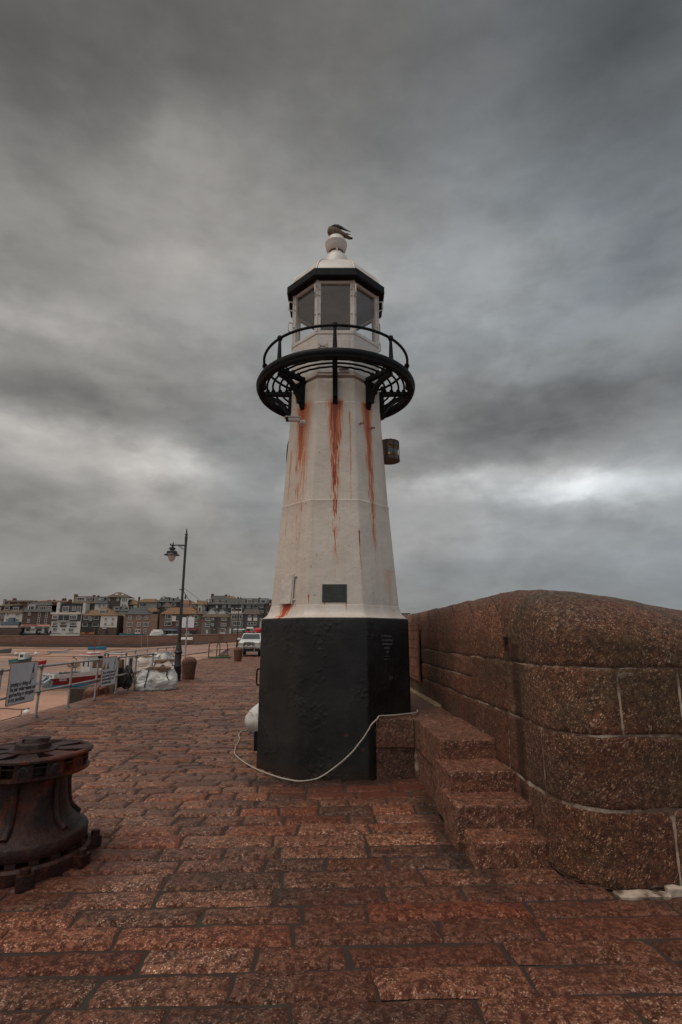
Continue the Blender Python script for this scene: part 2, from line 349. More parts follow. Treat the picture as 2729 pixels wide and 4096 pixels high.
MAT['blueband'] = simple('blue band', (.06, .10, .13), .6)
MAT['sheet'] = simple('black sheet', (.013, .014, .02), .4)
MAT['sign'] = simple('sign face', (.60, .59, .60), .45, 0, .08, 3)
MAT['signedge'] = simple('orange sign edge', (.36, .115, .025), .6)
MAT['ink'] = simple('black lettering', (.012, .011, .011), .6)
MAT['inkgrey'] = simple('grey lettering', (.16, .14, .13), .6)
MAT['yellow'] = simple('warning yellow', (.55, .33, .02), .5)
MAT['plaque'] = simple('bronze plaque', (.030, .034, .030), .42, .4, .3, 12, .2)
MAT['gold'] = simple('faded plaque lettering', (.075, .066, .05), .5, .3)
MAT['chalk'] = simple('chalk', (.17, .165, .16), .9)
MAT['wood'] = simple('weathered timber', (.125, .072, .042), .8, 0, .4, 4, .4)
MAT['darkwood'] = simple('dark timber', (.03, .02, .014), .8, 0, .4, 4, .4)
MAT['solar'] = simple('solar cells', (.02, .03, .055), .15, 0, .2, 8)
MAT['redpaint'] = simple('dark red paint', (.10, .018, .012), .55, 0, .4, 8, .2)
MAT['brown'] = simple('brown metal case', (.065, .035, .022), .5, .2, .3, 8, .2)
MAT['brass'] = simple('brass', (.35, .24, .11), .3, .8, .3, 10)
MAT['lens'] = simple('green lens glass', (.045, .062, .055), .06, 0, .2, 3)
MAT['opal'] = simple('opal bowl', (.52, .44, .35), .35, 0, .12, 4)
MAT['gull'] = simple('gull plumage', (.12, .085, .06), .8, 0, .55, 26, .3)
MAT['gulldark'] = simple('gull flight feathers', (.035, .026, .022), .8, 0, .4, 30)
def glass(name, tint, a=.12):
    m, t = new(name); t.t.nodes.remove(t.b)
    fr = t.n('LayerWeight', Blend=.5)
    tr = t.n('BsdfTransparent', Color=tint+(1,)); gl = t.n('BsdfGlossy', Color=(1, 1, 1, 1), Roughness=.03)
    mx = t.n('MixShader', Fac=t.m('MULTIPLY_ADD', t.m('POWER', fr.outputs['Facing'], 4.0), .5, a, clamp=True)); t.L.new(tr.outputs[0], mx.inputs[1]); t.L.new(gl.outputs[0], mx.inputs[2])
    t.L.new(mx.outputs[0], t.t.nodes['Material Output'].inputs[0])
    return m
MAT['pane'] = glass('lantern glass', (.965, .97, .97), .03)

# ------------------------------------------------------------------ mesh builder
class MB:
    def __init__(s): s.v = []; s.f = []; s.c = []; s.t = (1, 1, 1)
    def add(s, vs, fs):
        o = len(s.v)
        for p in vs: s.v.append(tuple(p)); s.c.append(s.t)
        for f in fs: s.f.append(tuple(i+o for i in f))
        return o
    def box(s, x0, x1, y0, y1, z0, z1, M=None):
        vs = [Vector((x, y, z)) for z in (z0, z1) for y in (y0, y1) for x in (x0, x1)]
        if M: vs = [M @ p for p in vs]
        s.add(vs, [(0, 2, 3, 1), (4, 5, 7, 6), (0, 1, 5, 4), (2, 6, 7, 3), (0, 4, 6, 2), (1, 3, 7, 5)])
        return s
    def cbox(s, c, d, M=None):
        return s.box(c[0]-d[0]/2, c[0]+d[0]/2, c[1]-d[1]/2, c[1]+d[1]/2, c[2]-d[2]/2, c[2]+d[2]/2, M)
    def loft(s, rings, closed=True, caps=(True, True)):
        n = len(rings[0]); vs = [p for r in rings for p in r]; fs = []
        for i in range(len(rings)-1):
            for j in range(n if closed else n-1):
                k = (j+1) % n
                fs.append((i*n+j, i*n+k, (i+1)*n+k, (i+1)*n+j))
        if caps[0]: fs.append(tuple(reversed(range(n))))
        if caps[1]: fs.append(tuple(range((len(rings)-1)*n, len(rings)*n)))
        s.add(vs, fs); return s
    def tube(s, pts, r, n=8, closed=False, caps=True):
        pts = [Vector(p) for p in pts]; rings = []; N = len(pts)
        up = None
        for i, p in enumerate(pts):
            a = pts[(i-1) % N] if (closed or i) else p
            b = pts[(i+1) % N] if (closed or i < N-1) else p
            d = (b-a).normalized()
            if up is None:
                up = d.orthogonal().normalized()
            up = (up-d*up.dot(d))
            up = up.normalized() if up.length > 1e-6 else d.orthogonal().normalized()
            e = d.cross(up); rr = r[i] if isinstance(r, (list, tuple)) else r
            rings.append([p+(up*math.cos(2*math.pi*k/n)+e*math.sin(2*math.pi*k/n))*rr for k in range(n)])
        if closed: rings.append(rings[0])
        s.loft(rings, True, (caps and not closed, caps and not closed)); return s
    def lathe(s, prof, n=24, c=(0, 0), M=None, caps=(True, True), a0=0.0):
        rings = []
        for r, z in prof:
            ring = [Vector((c[0]+r*math.cos(a0+2*math.pi*k/n), c[1]+r*math.sin(a0+2*math.pi*k/n), z)) for k in range(n)]
            if M: ring = [M @ p for p in ring]
            rings.append(ring)
        s.loft(rings, True, caps); return s
    def ball(s, c, r, n=12, m=8, sc=(1, 1, 1)):
        prof = [(max(1e-4, math.sin(math.pi*i/m)), -math.cos(math.pi*i/m)) for i in range(m+1)]
        rings = [[Vector((c[0]+q*r*sc[0]*math.cos(2*math.pi*k/n), c[1]+q*r*sc[1]*math.sin(2*math.pi*k/n), c[2]+z*r*sc[2])) for k in range(n)] for q, z in prof]
        s.loft(rings); return s
    def prism(s, poly, y0, y1, M=None):          # poly in x,z pushed along y
        n = len(poly)
        vs = [Vector((x, y0, z)) for x, z in poly]+[Vector((x, y1, z)) for x, z in poly]
        if M: vs = [M @ p for p in vs]
        s.add(vs, [tuple(range(n)), tuple(reversed(range(n, 2*n)))]+[(i, i+n, (i+1) % n+n, (i+1) % n) for i in range(n)])
        return s
    def rock(s, x0, x1, y0, y1, z0, z1, rr=.03, res=.06, amp=.006, M=None, seed=0):  # dressed stone block, rounded arrises
        lo = Vector((x0, y0, z0)); hi = Vector((x1, y1, z1)); rr = min(rr, *((hi-lo)*.49))
        def pt(p):
            q = Vector([min(max(p[i], lo[i]+rr), hi[i]-rr) for i in range(3)]); e = p-q
            if e.length > 1e-9: q = q+e.normalized()*rr; nn = e.normalized()
            else: nn = Vector((0, 0, 1))
            k = q*4+Vector((seed, seed*.7, 0))
            q = q+nn*(noise.noise(k)*amp*1.4+noise.noise(k*4)*amp*.8+noise.noise(k*11)*amp*.5)
            return M @ q if M else q
        def axis(a, b):
            n = max(2, int((b-a)/res)); c = [a, a+rr*.3, a+rr*.65]+[a+rr+(b-a-2*rr)*i/n for i in range(n+1)]+[b-rr*.65, b-rr*.3, b]
            return c
        for ax in range(3):
            i, j = (ax+1) % 3, (ax+2) % 3
            A, B = axis(lo[i], hi[i]), axis(lo[j], hi[j])
            for side in (0, 1):
                vs = []
                for b in B:
                    for a in A:
                        p = Vector((0, 0, 0)); p[i] = a; p[j] = b; p[ax] = hi[ax] if side else lo[ax]
                        vs.append(pt(p))
                n = len(A); fs = []
                for q in range(len(B)-1):
                    for k in range(n-1):
                        f = (q*n+k, q*n+k+1, (q+1)*n+k+1, (q+1)*n+k)
                        fs.append(f if side else f[::-1])
                s.add(vs, fs)
        return s
    def build(s, name, mat, parent=None, loc=None, smooth=35, rot=None):
        me = bpy.data.meshes.new(name); me.from_pydata(s.v, [], s.f); me.validate()
        me.materials.append(MAT[mat] if isinstance(mat, str) else mat)
        if any(c != (1, 1, 1) for c in s.c) or (isinstance(mat, str) and mat in ('sett', 'wall', 'step', 'boll')):
            ca = me.color_attributes.new('tint', 'FLOAT_COLOR', 'POINT')
            ca.data.foreach_set('color', [x for c in s.c for x in (c[0], c[1], c[2], 1)])
        if smooth:
            me.polygons.foreach_set('use_smooth', [True]*len(me.polygons)); me.set_sharp_from_angle(angle=R(smooth))
        me.update()
        o = bpy.data.objects.new(name, me); C.objects.link(o)
        if parent: o.parent = parent
        if loc is not None: o.location = loc
        if rot is not None: o.rotation_euler = rot
        return o
def tag(o, label, cat, group=None):
    o['label'] = label; o['category'] = cat
    if group: o['group'] = group
    return o
def thing(name, loc, label, cat, group=None, rz=0.0):
    o = bpy.data.objects.new(name, None); C.objects.link(o); o.location = loc; o.rotation_euler = (0, 0, rz)
    o.empty_display_size = .2
    return tag(o, label, cat, group)
def struct(o, kind='structure'): o['kind'] = kind; return o
def copy_tree(o, parent=None):
    c = o.copy(); C.objects.link(c); c.parent = parent
    for ch in list(o.children): copy_tree(ch, c)
    return c
def text(s, size, mat, parent, M, name='lettering', align='LEFT', bold=0.0, sx=1.0, space=1.0):
    cu = bpy.data.curves.new(name, 'FONT'); cu.body = s; cu.size = size; cu.align_x = align; cu.offset = bold
    cu.resolution_u = 3; cu.space_line = space
    ob = bpy.data.objects.new('t', cu); C.objects.link(ob)
    bpy.context.view_layer.update()
    me = bpy.data.meshes.new_from_object(ob.evaluated_get(bpy.context.evaluated_depsgraph_get()))
    bpy.data.objects.remove(ob); bpy.data.curves.remove(cu)
    me.transform(M @ Matrix.Diagonal((sx, 1, 1, 1))); me.name = name; me.materials.clear(); me.materials.append(MAT[mat])
    o = bpy.data.objects.new(name, me); C.objects.link(o)
    if parent: o.parent = parent
    return o
def frameM(o, x, y):                 # matrix with local x, y axes and origin
    x = Vector(x).normalized(); z = x.cross(Vector(y)).normalized(); y = z.cross(x)
    return Matrix(((x[0], y[0], z[0], o[0]), (x[1], y[1], z[1], o[1]), (x[2], y[2], z[2], o[2]), (0, 0, 0, 1)))
def fbm(p, o=4):
    v = 0; a = 1; p = Vector(p)
    for i in range(o): v += noise.noise(p)*a; p = p*2.03; a *= .5
    return v
# ------------------------------------------------------------------ harbour floor, pier
def sstep(x, a, b):
    t = max(0, min(1, (x-a)/(b-a))); return t*t*(3-2*t)
def sand_z(u, v):
    if u < -74: tgt = -2.87+(u+130)/56*(-.50)
    elif u < -34: tgt = -3.37+(u+74)/40*2.15
    else: tgt = -1.2+min(1.6, (u+34)*.03)
    tgt = max(-3.4, tgt)
    z = -3.4+(tgt+3.4)*sstep(v, 95, 222)
    return z+.10*fbm((u*.05, v*.05, 1), 4)*sstep(v, 20, 60)+.03*fbm((u*.5, v*.5, 4), 3)
def build_sand():
    us = [-900, -600, -400, -300]+[-230+i*1.6 for i in range(160)]+[40, 70, 110, 200, 400, 900]
    vs = [-60, -20, 0, 10]+[14+i*1.3 for i in range(60)]+[94+i*3 for i in range(60)]+[290, 350, 500, 1000, 2500]
    mb = MB(); n = len(us)
    P = [(u, v, sand_z(u, min(v, 240))) for v in vs for u in us]
    mb.add(P, [(j*n+i, j*n+i+1, (j+1)*n+i+1, (j+1)*n+i) for j in range(len(vs)-1) for i in range(n-1)])
    return struct(mb.build('sand', 'sand', smooth=80))
build_sand()

EDGE = [(-6.42, -6), (-6.42, 17.7), (-8.15, 18.4), (-8.75, 34), (-8.6, 46), (-11.9, 70), (-11.9, 130)]
def edge_u(v):
    for (a, b), (c, d) in zip(EDGE, EDGE[1:]):
        if b <= v <= d: return a+(c-a)*(v-b)/(d-b)
    return -11.9
def build_pier():
    poly = EDGE+[(7, 130), (7, -6)]
    n = len(poly); mb = MB()
    mb.add([(u, v, -.016) for u, v in poly]+[(u-.35*(i < 7), v, -6.0) for i, (u, v) in enumerate(poly)],
           [tuple(reversed(range(n)))]+[(i, (i+1) % n, (i+1) % n+n, i+n) for i in range(n)])
    struct(mb.build('pier', 'deckmortar', smooth=0))
build_pier()

def paving():
    mb = MB(); r = random.Random(3)
    tones = [(1, 1, 1), (1.1, 1.04, 1.0), (.9, .88, .86), (1.12, .9, .8), (.82, .85, .88), (1.2, 1.15, 1.1), (1.05, .97, .95)]
    def stone(u0, u1, v0, v1, near, z0=0.0, tone=None):
        g = r.choice((.004, .006, .008, .012)) if near < 7 else .007+r.random()*.007
        u0 += g; u1 -= g; v0 += g; v1 -= g
        if u1-u0 < .04: return
        t = tone or r.choice(tones); k = r.uniform(.55, 1.3)
        mb.t = tuple(x*k for x in t)
        if near < 7: nu, nv = max(5, int((u1-u0)/.045)), 7
        elif near < 13: nu, nv = max(4, int((u1-u0)/.10)), 4
        elif near < 24: nu, nv = 4, 3
        else: nu, nv = 3, 3
        dz = (r.uniform(-.008, .008) if near < 7.5 else r.uniform(-.015, .012))+z0; tu, tv = r.uniform(-.014, .014), r.uniform(-.022, .022)
        cu, cv = (u0+u1)/2, (v0+v1)/2; sh = r.uniform(-.03, .03) if near < 12 else r.uniform(-.015, .015)
        def sp(n, a, b, e):
            e = min(e, (b-a)*.3)
            return [a, a+e*.35]+[a+e+(b-a-2*e)*i/(n-2) for i in range(n-1)]+[b-e*.35, b]
        U, V = sp(nu, u0, u1, .03), sp(nv, v0, v1, .03)
        a = len(U); P = []
        for j, v in enumerate(V):
            for i, u in enumerate(U):
                e = min(u-u0, u1-u, v-v0, v1-v)
                z = -(.026 if near < 7 else .034)*(1-sstep(e, -.006, .020))+.004*min(1, e/.08)
                uu = u+sh*(v-cv)/(v1-v0)*.7; vv = v
                if near < 13:
                    nn = fbm((u*9, v*9, .5), 3)
                    z += nn*.0075*(1 if e > .01 else .3)+noise.noise((u*34, v*34, 2))*.0022
                    w = fbm((u*5, v*5, 9), 2)*.013+noise.noise((u*19, v*19, 5))*.006
                    uu += w*(1 if e < .03 else .4); vv += fbm((u*4, v*7, 3), 2)*.010+noise.noise((u*23, v*23, 8))*.005
                P.append((uu, vv, z+dz+tu*(u-cu)+tv*(v-cv)))
        mb.add(P, [(j*a+i, j*a+i+1, (j+1)*a+i+1, (j+1)*a+i) for j in range(len(V)-1) for i in range(a-1)])
    v = 2.05
    while v < 74:
        near = v
        dv = r.uniform(.215, .275) if v < 7 else (r.uniform(.145, .215) if v < 46 else .42)
        if v < 5.5: right = 5.2 if v+dv < 4.02 else 2.0
        else: right = 1.25
        left = -4.2 if v < 3.2 else (edge_u(v)+.72 if v < 17.6 else edge_u(v)+.45)
        if v < 8: left = max(left, -3.2-v*.35)
        if not (20.55 < v < 20.72):
            u = left-r.random()*.3
            if v > 8: u = left
            while u < right:
                L = r.uniform(.38, 1.05) if v < 5.2 else r.uniform(.26, .66)
                if v > 46: L *= 1.6
                u1 = min(u+L, right)
                if right-u1 < .2: u1 = right
                if not (v > 7.1 and v < 8.6 and u > -.6 and u1 < 1.2):
                    t = None
                    if v < 6.2 and r.random() < .2: k9 = r.uniform(0, .15); t = (1.15, .70+k9, .55+k9)     # redder stones in the foreground
                    stone(u, u1, v, v+dv, near, tone=t)
                u = u1
        v += dv
    v = 7.0                                                       # long edging slabs
    while v < 44:
        L = r.uniform(1.0, 1.9); a = edge_u(v+.1)
        if not (17.0 < v < 18.6):
            stone(a+.01, a+(.72 if v < 17.6 else .45), v, v+L, 14, .004, (1.0, .84, .74))
        v += L
    mb.t = (1, 1, 1)
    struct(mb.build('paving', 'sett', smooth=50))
paving()
mbd = MB(); mbd.box(-8.0, 1.2, 20.6, 20.72, -.012, -.004); struct(mbd.build('drain_channel', 'drain', smooth=0))

# ------------------------------------------------------------------ harbour wall with rounded coping and rounded end
UW, VW = 1.76, 3.98
PROF = [(0, 1.46), (0, 1.56), (.0, 1.66), (.012, 1.75), (.04, 1.855), (.085, 1.945), (.14, 2.02), (.21, 2.08), (.30, 2.13), (.42, 2.17), (.60, 2.195), (.85, 2.21), (1.25, 2.21)]
def cop(t):                                          # t in 0..1 along the coping profile
    x = t*(len(PROF)-1); i = min(int(x), len(PROF)-2); f = x-i
    return (PROF[i][0]*(1-f)+PROF[i+1][0]*f, PROF[i][1]*(1-f)+PROF[i+1][1]*f)
RC = .40
S0 = RC*math.pi/2
def wall_pt(s, n, z):          # s<0 back along the pier, 0..S0 round the corner, >S0 along the end face
    nx, ny = n*.72, n*2.3; rx, ry = RC+.30*n, RC+.9*n; cu, cv = UW+nx+rx, VW+ny+ry
    if s <= 0: p = (UW+nx, cv-s)
    elif s >= S0: p = (cu+(s-S0), VW+ny)
    else:
        a = math.pi+s/S0*math.pi/2
        p = (cu+rx*math.cos(a), cv+ry*math.sin(a))
    g = max(0, min(1, (z-1.46)/.73))
    return Vector((p[0], p[1], z-.19*max(0, p[0]-2.0)*g))
def wall_n(s):
    if s <= 0: return Vector((-1, 0, 0))
    if s >= S0: return Vector((0, -1, 0))
    a = math.pi+s/S0*math.pi/2
    return Vector((math.cos(a), math.sin(a), 0))
def s_of_u(u): return S0+(u-UW-RC)
def build_wall():
    root = thing('harbour_wall', (UW, VW, 0), 'high granite harbour wall with rounded top and rounded end beside the steps', 'wall')
    O = Vector((UW, VW, 0)); r = random.Random(11)
    mb = MB()
    def patch(s0, s1, z0, z1, coping=False, gap=.007, deep=.013):
        k = r.uniform(.70, 1.25); mb.t = r.choice([(1, 1, 1), (1.08, .96, .88), (.85, .88, .86), (1.0, .9, .82)]); mb.t = tuple(x*k for x in mb.t)
        near = max(0, -s0) < 5
        h = .035 if near else .12
        ns = max(4, int((s1-s0)/h)); nz = max(4, int((z1-z0)/h)) if not coping else (44 if near else 18)
        g = gap
        def sp(n, a, b):
            e = min(.05, (b-a)*.2)
            return [a+g, a+g+.006, a+g+.018]+[a+g+e+(b-a-2*g-2*e)*i/n for i in range(n+1)]+[b-g-.018, b-g-.006, b-g]
        A = sp(ns, s0, s1); B = sp(nz, z0, z1) if not coping else [i/(nz) for i in range(nz+1)]
        P = []
        for j, b in enumerate(B):
            n, z = (0, b) if not coping else cop(b)
            for s in A:
                p = wall_pt(s, n, z); nn = wall_n(s)
                e = min(s-A[0], A[-1]-s) if coping else min(s-A[0], A[-1]-s, b-B[0], B[-1]-b)
                if coping: e = min(e, (z-1.46)*1.0+.0) if z < 1.56 else e
                dd = -deep*(1-sstep(e, -.003, .014))
                q = p*3
                dd += fbm(q, 4)*.010+noise.noise(p*22)*.005+noise.noise(p*60)*.002
                jt = Vector((0, 0, fbm(p*2.2, 2)*.012)) if z > .05 else Vector((0, 0, 0))
                if coping:
                    t0 = sstep(b, .25, .6); nn = (nn*(1-t0)+Vector((0, 0, 1))*t0).normalized()
                P.append(p+nn*dd+jt-O)
        a = len(A)
        mb.add(P, [(j*a+i, j*a+i+1, (j+1)*a+i+1, (j+1)*a+i) for j in range(len(B)-1) for i in range(a-1)])
    def course(z0, z1, cuts, coping=False):
        for a, b in zip(cuts, cuts[1:]): patch(a, b, z0, z1, coping)
    def run(a, lo, hi, end=-46):
        c = [a]
        while c[-1] > end: c.append(c[-1]-r.uniform(lo, hi))
        return c[::-1]
    far = 6.5
    e1, e2, e3 = s_of_u(5.6), s_of_u(4.2), s_of_u(3.4)
    course(0, .495, run(-.02, .7, 1.3)[:-1]+[-.02, s_of_u(2.49), s_of_u(3.3), e2, e1])
    course(.495, .985, run(-.02, .7, 1.2)[:-1]+[-.02, s_of_u(3.0), e2, e1])
    course(.985, 1.46, [-1.9, -.75, s_of_u(2.205), s_of_u(2.664), e3, e1])
    course(.985, 1.225, run(-1.9, .5, 1.1)); course(1.225, 1.46, run(-1.9, .6, 1.2))
    mb.build('masonry', 'wall', root, smooth=60)
    mb = MB()
    course(1.46, 2.21, run(-1.7, .75, 1.0)[:-1]+[-1.7, -.78, s_of_u(3.6), e1], True)
    mb.build('coping', 'wall', root, smooth=60)
    mm = MB()                                            # mortar bed behind the joints
    ss = [-52+i*1.0 for i in range(46)]+[-6+i*.12 for i in range(50)]+[S0*i/10 for i in range(11)]+[S0+.1+i*.15 for i in range(24)]
    zs = [0, .2, .46, .495, .53, .95, .985, 1.02, 1.2, 1.25, 1.42, 1.475]
    P = []
    for z in zs:
        for s in ss:
            p = wall_pt(s, 0, z); P.append(p+wall_n(s)*(fbm(p*3, 4)*.010-(.007 if abs(z-.495) < .06 else .011)+.003*noise.noise(p*9))-O)
    n = len(ss); mm.add(P, [(j*n+i, j*n+i+1, (j+1)*n+i+1, (j+1)*n+i) for j in range(len(zs)-1) for i in range(n-1)])
    cs = [cop(i/20) for i in range(2, 21)]
    P = [wall_pt(s, n_, z)-Vector((0, 0, .03))-wall_n(s)*.025-O for n_, z in cs for s in ss]
    mm.add(P, [(j*n+i, j*n+i+1, (j+1)*n+i+1, (j+1)*n+i) for j in range(len(cs)-1) for i in range(n-1)])
    mm.box(1.3, 4.4, 1.3, 48, -.3, 1.72); mm.box(1.25, 3.8, .32, 1.3, -.3, 1.62)
    mm.build('mortar', 'wallmortar', root, smooth=60)
    sp = MB()                                             # lime mortar squeezed out at the foot
    for k in range(34):
        break
    sp.rock(2.0-UW, 2.36-UW, -.09, .0, -.03, .010, .006, .015, .010, seed=3); sp.rock(2.36-UW, 2.84-UW, -.045, .0, -.02, .035, .008, .015, .008, seed=5)
    sp.build('mortar_fillet', MAT['wallmortar'], root, smooth=60)
    f = MB(); f.box(-.02, .02, -.006, .03, 1.50, 1.62)
    q = wall_pt(-.62, 0, 0)-O
    f.build('iron_cramp', 'rust', root, loc=(q[0]-.012, q[1], .06))
build_wall()
pl = thing('steel_plate', (UW-.03, 9.4, .92), 'rusty orange steel plate fixed on the wall behind the lighthouse base', 'plate')
m_ = MB(); m_.box(-.012, .012, 0, 1.7, 0, .96)
for k in range(6): m_.cbox((-.016, .85, .08+k*.16), (.012, 1.6, .012))
m_.build('panel', 'rustplate', pl)
m_ = MB(); m_.box(-.02, .0, -.03, 0, -.02, .96); m_.box(-.02, .0, 1.7, 1.73, -.02, .96); m_.box(-.02, 0, -.03, 1.73, .96, .985)
m_.build('frame', 'rustplate', pl)

# ------------------------------------------------------------------ steps, landing, plinth blocks
def build_steps():
    root = thing('stone_steps', (1.2, 4.42, 0), 'worn granite steps climbing to a ledge between harbour wall and lighthouse', 'steps')
    O = (-1.2, -4.42, 0); T = Matrix.Translation(O)
    def blk(name, tone, *a, **k):
        mb = MB(); mb.t = tone; mb.rock(*a, M=T, **k); mb.build(name, 'step', root, smooth=60)
    kw = dict(rr=.022, res=.03, amp=.007)
    blk('step', (1.08, .95, .86), 1.185, 1.775, 4.42, 4.86, -.05, .165, seed=1, **kw)
    blk('step', (.98, .92, .9), 1.125, 1.772, 4.70, 5.22, -.05, .335, seed=2, **kw)
    blk('step', (1.02, .98, .96), 1.165, 1.774, 5.08, 5.66, .02, .505, seed=3, **kw)
    blk('landing', (1, .95, .93), 1.20, 1.773, 5.55, 6.95, .34, .69, seed=4, **kw)
    blk('landing', (.92, .9, .88), 1.19, 1.772, 6.965, 12, .2, .682, seed=5, rr=.03, res=.12, amp=.012)
    blk('side_block', (.95, .9, .88), 1.215, 1.70, 5.40, 6.92, -.05, .345, seed=6, **kw)
    blk('plinth_block', (.72, .72, .70), .70, 1.178, 6.885, 8.6, .345, .69, seed=7, **kw)
    blk('plinth_block', (.45, .46, .46), .705, 1.172, 6.90, 8.6, -.05, .328, seed=8, **kw)
    mm = MB(); mm.box(-.49, -.03, 2.49, 4, .30, .36); mm.box(-.02, .5, 2.47, 2.60, -.03, .67); mm.box(-.035, .02, 2.49, 2.7, -.03, .66)
    mm.build('mortar', 'wallmortar', root)
build_steps()
mo = MB(); rr_ = random.Random(5)
for k in range(60):
    v = 8.0+k*.09; mo.ball((UW-.03, v, .69), .05+.03*rr_.random(), 7, 5, (1, 1.3, .5))
o = mo.build('moss_strip', simple('sandy moss', (.22, .16, .085), .9, 0, .4, 9, .4)); struct(o, 'stuff')

# ------------------------------------------------------------------ lighthouse
LH = Vector((.222, 7.905, 0)); q8 = R(45)
def octring(a, z, chamfer=.03, n=3):
    pts = []
    Rr = a/math.cos(R(22.5))
    for k in range(8):
        th = (k+.5)*q8-R(90)
        P = Vector((Rr*math.cos(th), Rr*math.sin(th), z))
        t1 = th-R(90)-0; e1 = Vector((math.cos(th-R(112.5)), math.sin(th-R(112.5)), 0)); e2 = Vector((math.cos(th+R(112.5)), math.sin(th+R(112.5)), 0))
        A, B = P+e1*chamfer, P+e2*chamfer
        for i in range(n+1):
            t = i/n; pts.append(A*(1-t)**2+P*2*t*(1-t)+B*t*t)
    return pts
def dense(prof, step=.12):
    out = [prof[0]]
    for (a, z), (b, y) in zip(prof, prof[1:]):
        n = max(1, int(abs(y-z)/step))
        out += [(a+(b-a)*i/n, z+(y-z)*i/n) for i in range(1, n+1)]
    return out
def dirv(k): return Vector((math.sin(k*q8), -math.cos(k*q8), 0))      # face k outward, 0 faces the viewer
def build_lighthouse():
    L = thing('lighthouse', LH, 'white octagonal iron lighthouse with black base, round gallery and glazed lantern', 'lighthouse', rz=R(-2.3))
    mb = MB(); mb.loft([octring(a, z, .025) for a, z in dense([(1.028, -.02), (1.03, .0), (1.028, 1.88), (1.024, 1.905), (1.0, 1.916)])])
    mb.build('base', 'base', L, smooth=24)
    mb = MB(); mb.loft([octring(a, z, .03) for a, z in dense([(1.012, 1.912), (1.018, 1.922), (.995, 1.932), (.962, 1.958), (.935, 2.0), (.918, 2.05), (.910, 2.085), (.904, 2.09),
        (.794, 3.50), (.797, 3.525), (.798, 3.545), (.787, 3.556), (.785, 3.58), (.697, 5.05), (.699, 5.06), (.692, 5.075), (.688, 5.42), (.680, 5.455), (.660, 5.47), (.660, 5.52)])])
    mb.build('tower', 'tower', L, smooth=24)
    mb = MB(); mb.loft([octring(a, z, .015) for a, z in [(.66, 5.50), (.690, 5.505), (.690, 6.19), (.70, 6.20), (.70, 6.235), (.60, 6.24)]])
    mb.box(-.27, .20, -.697, -.68, 5.55, 6.17); mb.box(-.20, -.17, -.71, -.68, 5.98, 6.0)
    for k in range(8): mb.ball((-.12+k*.055, -.698, 6.08), .008, 6, 4)
    mb.box(-.26, -.12, -.712, -.68, 5.99, 6.015); mb.box(-.26, -.235, -.712, -.68, 5.96, 6.05); mb.box(-.15, -.125, -.712, -.68, 5.96, 6.05)
    mb.box(.20, .212, -.70, -.68, 5.55, 6.17); mb.box(.05, .2, -.73, -.69, 5.60, 5.62)
    mb.build('lantern_wall', 'white', L, smooth=24)
    # glazing: eight corner mullions with head and sill bars, eight panes
    mu = MB()
    for k in range(8):
        th = (k+.5)*q8; Rr = .69/math.cos(R(22.5))
        c = Vector((math.sin(th), -math.cos(th), 0)); t = Vector((math.cos(th), math.sin(th), 0))
        for sgn, f in ((-1, k), (1, k+1)):
            n = dirv(f); tt = Vector((n[1]*-1, n[0], 0))
            a = c*Rr; d = (tt*sgn if (tt*sgn).dot(dirv(f)*.69-a) > 0 else tt*-sgn)
            M = frameM(a+d*.034-n*.02, d, (0, 0, 1))
            mu.box(-.034, .022, 6.235, 7.15, -.02, .02, M)
        mu.tube([c*(Rr+.0)+Vector((0, 0, 6.236)), c*(Rr)+Vector((0, 0, 7.14))], .016, 8)
        for z in (6.55, 6.87, 6.98):
            mu.ball(c*(Rr-.005)+t*.035+Vector((0, 0, z)), .014, 7, 5); mu.ball(c*(Rr-.005)-t*.035+Vector((0, 0, z)), .012, 7, 5)
        mu.build('mullion', 'white', L, smooth=30); mu = MB()
    for k in range(8):
        n = dirv(k); t = Vector((-n[1], n[0], 0)); M = frameM(n*.69, t, (0, 0, 1))
        hd = MB(); hd.box(-.285, .285, 7.09, 7.155, -.035, -.002, M); hd.build('window_head', 'white', L, smooth=0)
        hd = MB(); hd.box(-.285, .285, 6.236, 6.262, -.035, -.004, M); hd.build('window_sill', 'white', L, smooth=0)
    for k in range(8):
        n = dirv(k); t = Vector((-n[1], n[0], 0)); M = frameM(n*.668, t, (0, 0, 1))
        p = MB(); p.box(-.25, .25, 6.25, 7.10, -.004, .004, M); p.build('window_pane', 'pane', L, smooth=0)
    fl = MB(); fl.loft([octring(.655, 6.215, .01), octring(.655, 6.232, .01)]); fl.build('lantern_floor', 'galv', L, smooth=0); fl = MB(); fl.loft([octring(.66, 7.115, .01), octring(.66, 7.13, .01)])
    
    fl.build('lantern_ceiling', simple('lantern ceiling', (.16, .155, .15), .6), L, smooth=0)
    lam = MB(); lam.lathe([(.12, 6.232), (.12, 6.32), (.17, 6.33), (.175, 6.50), (.13, 6.56), (.05, 6.60)], 20, (.22, .1)); lam.build('lamp_housing', 'galv', L)
    # eave, dome, finial
    ev = MB(); ev.loft([octring(a, z, .006, 1) for a, z in [(.66, 7.125), (.745, 7.15), (.765, 7.135), (.785, 7.14), (.80, 7.16), (.80, 7.275), (.785, 7.292), (.70, 7.30)]])
    ev.build('eave', 'ironblack', L, smooth=20)
    dm = MB(); dm.loft([octring(a, z, .03) for a, z in dense([(.73, 7.290), (.725, 7.33), (.705, 7.40), (.655, 7.50), (.575, 7.605), (.465, 7.70), (.36, 7.775), (.285, 7.832), (.258, 7.865), (.25, 7.885), (.20, 7.90)], .05)])
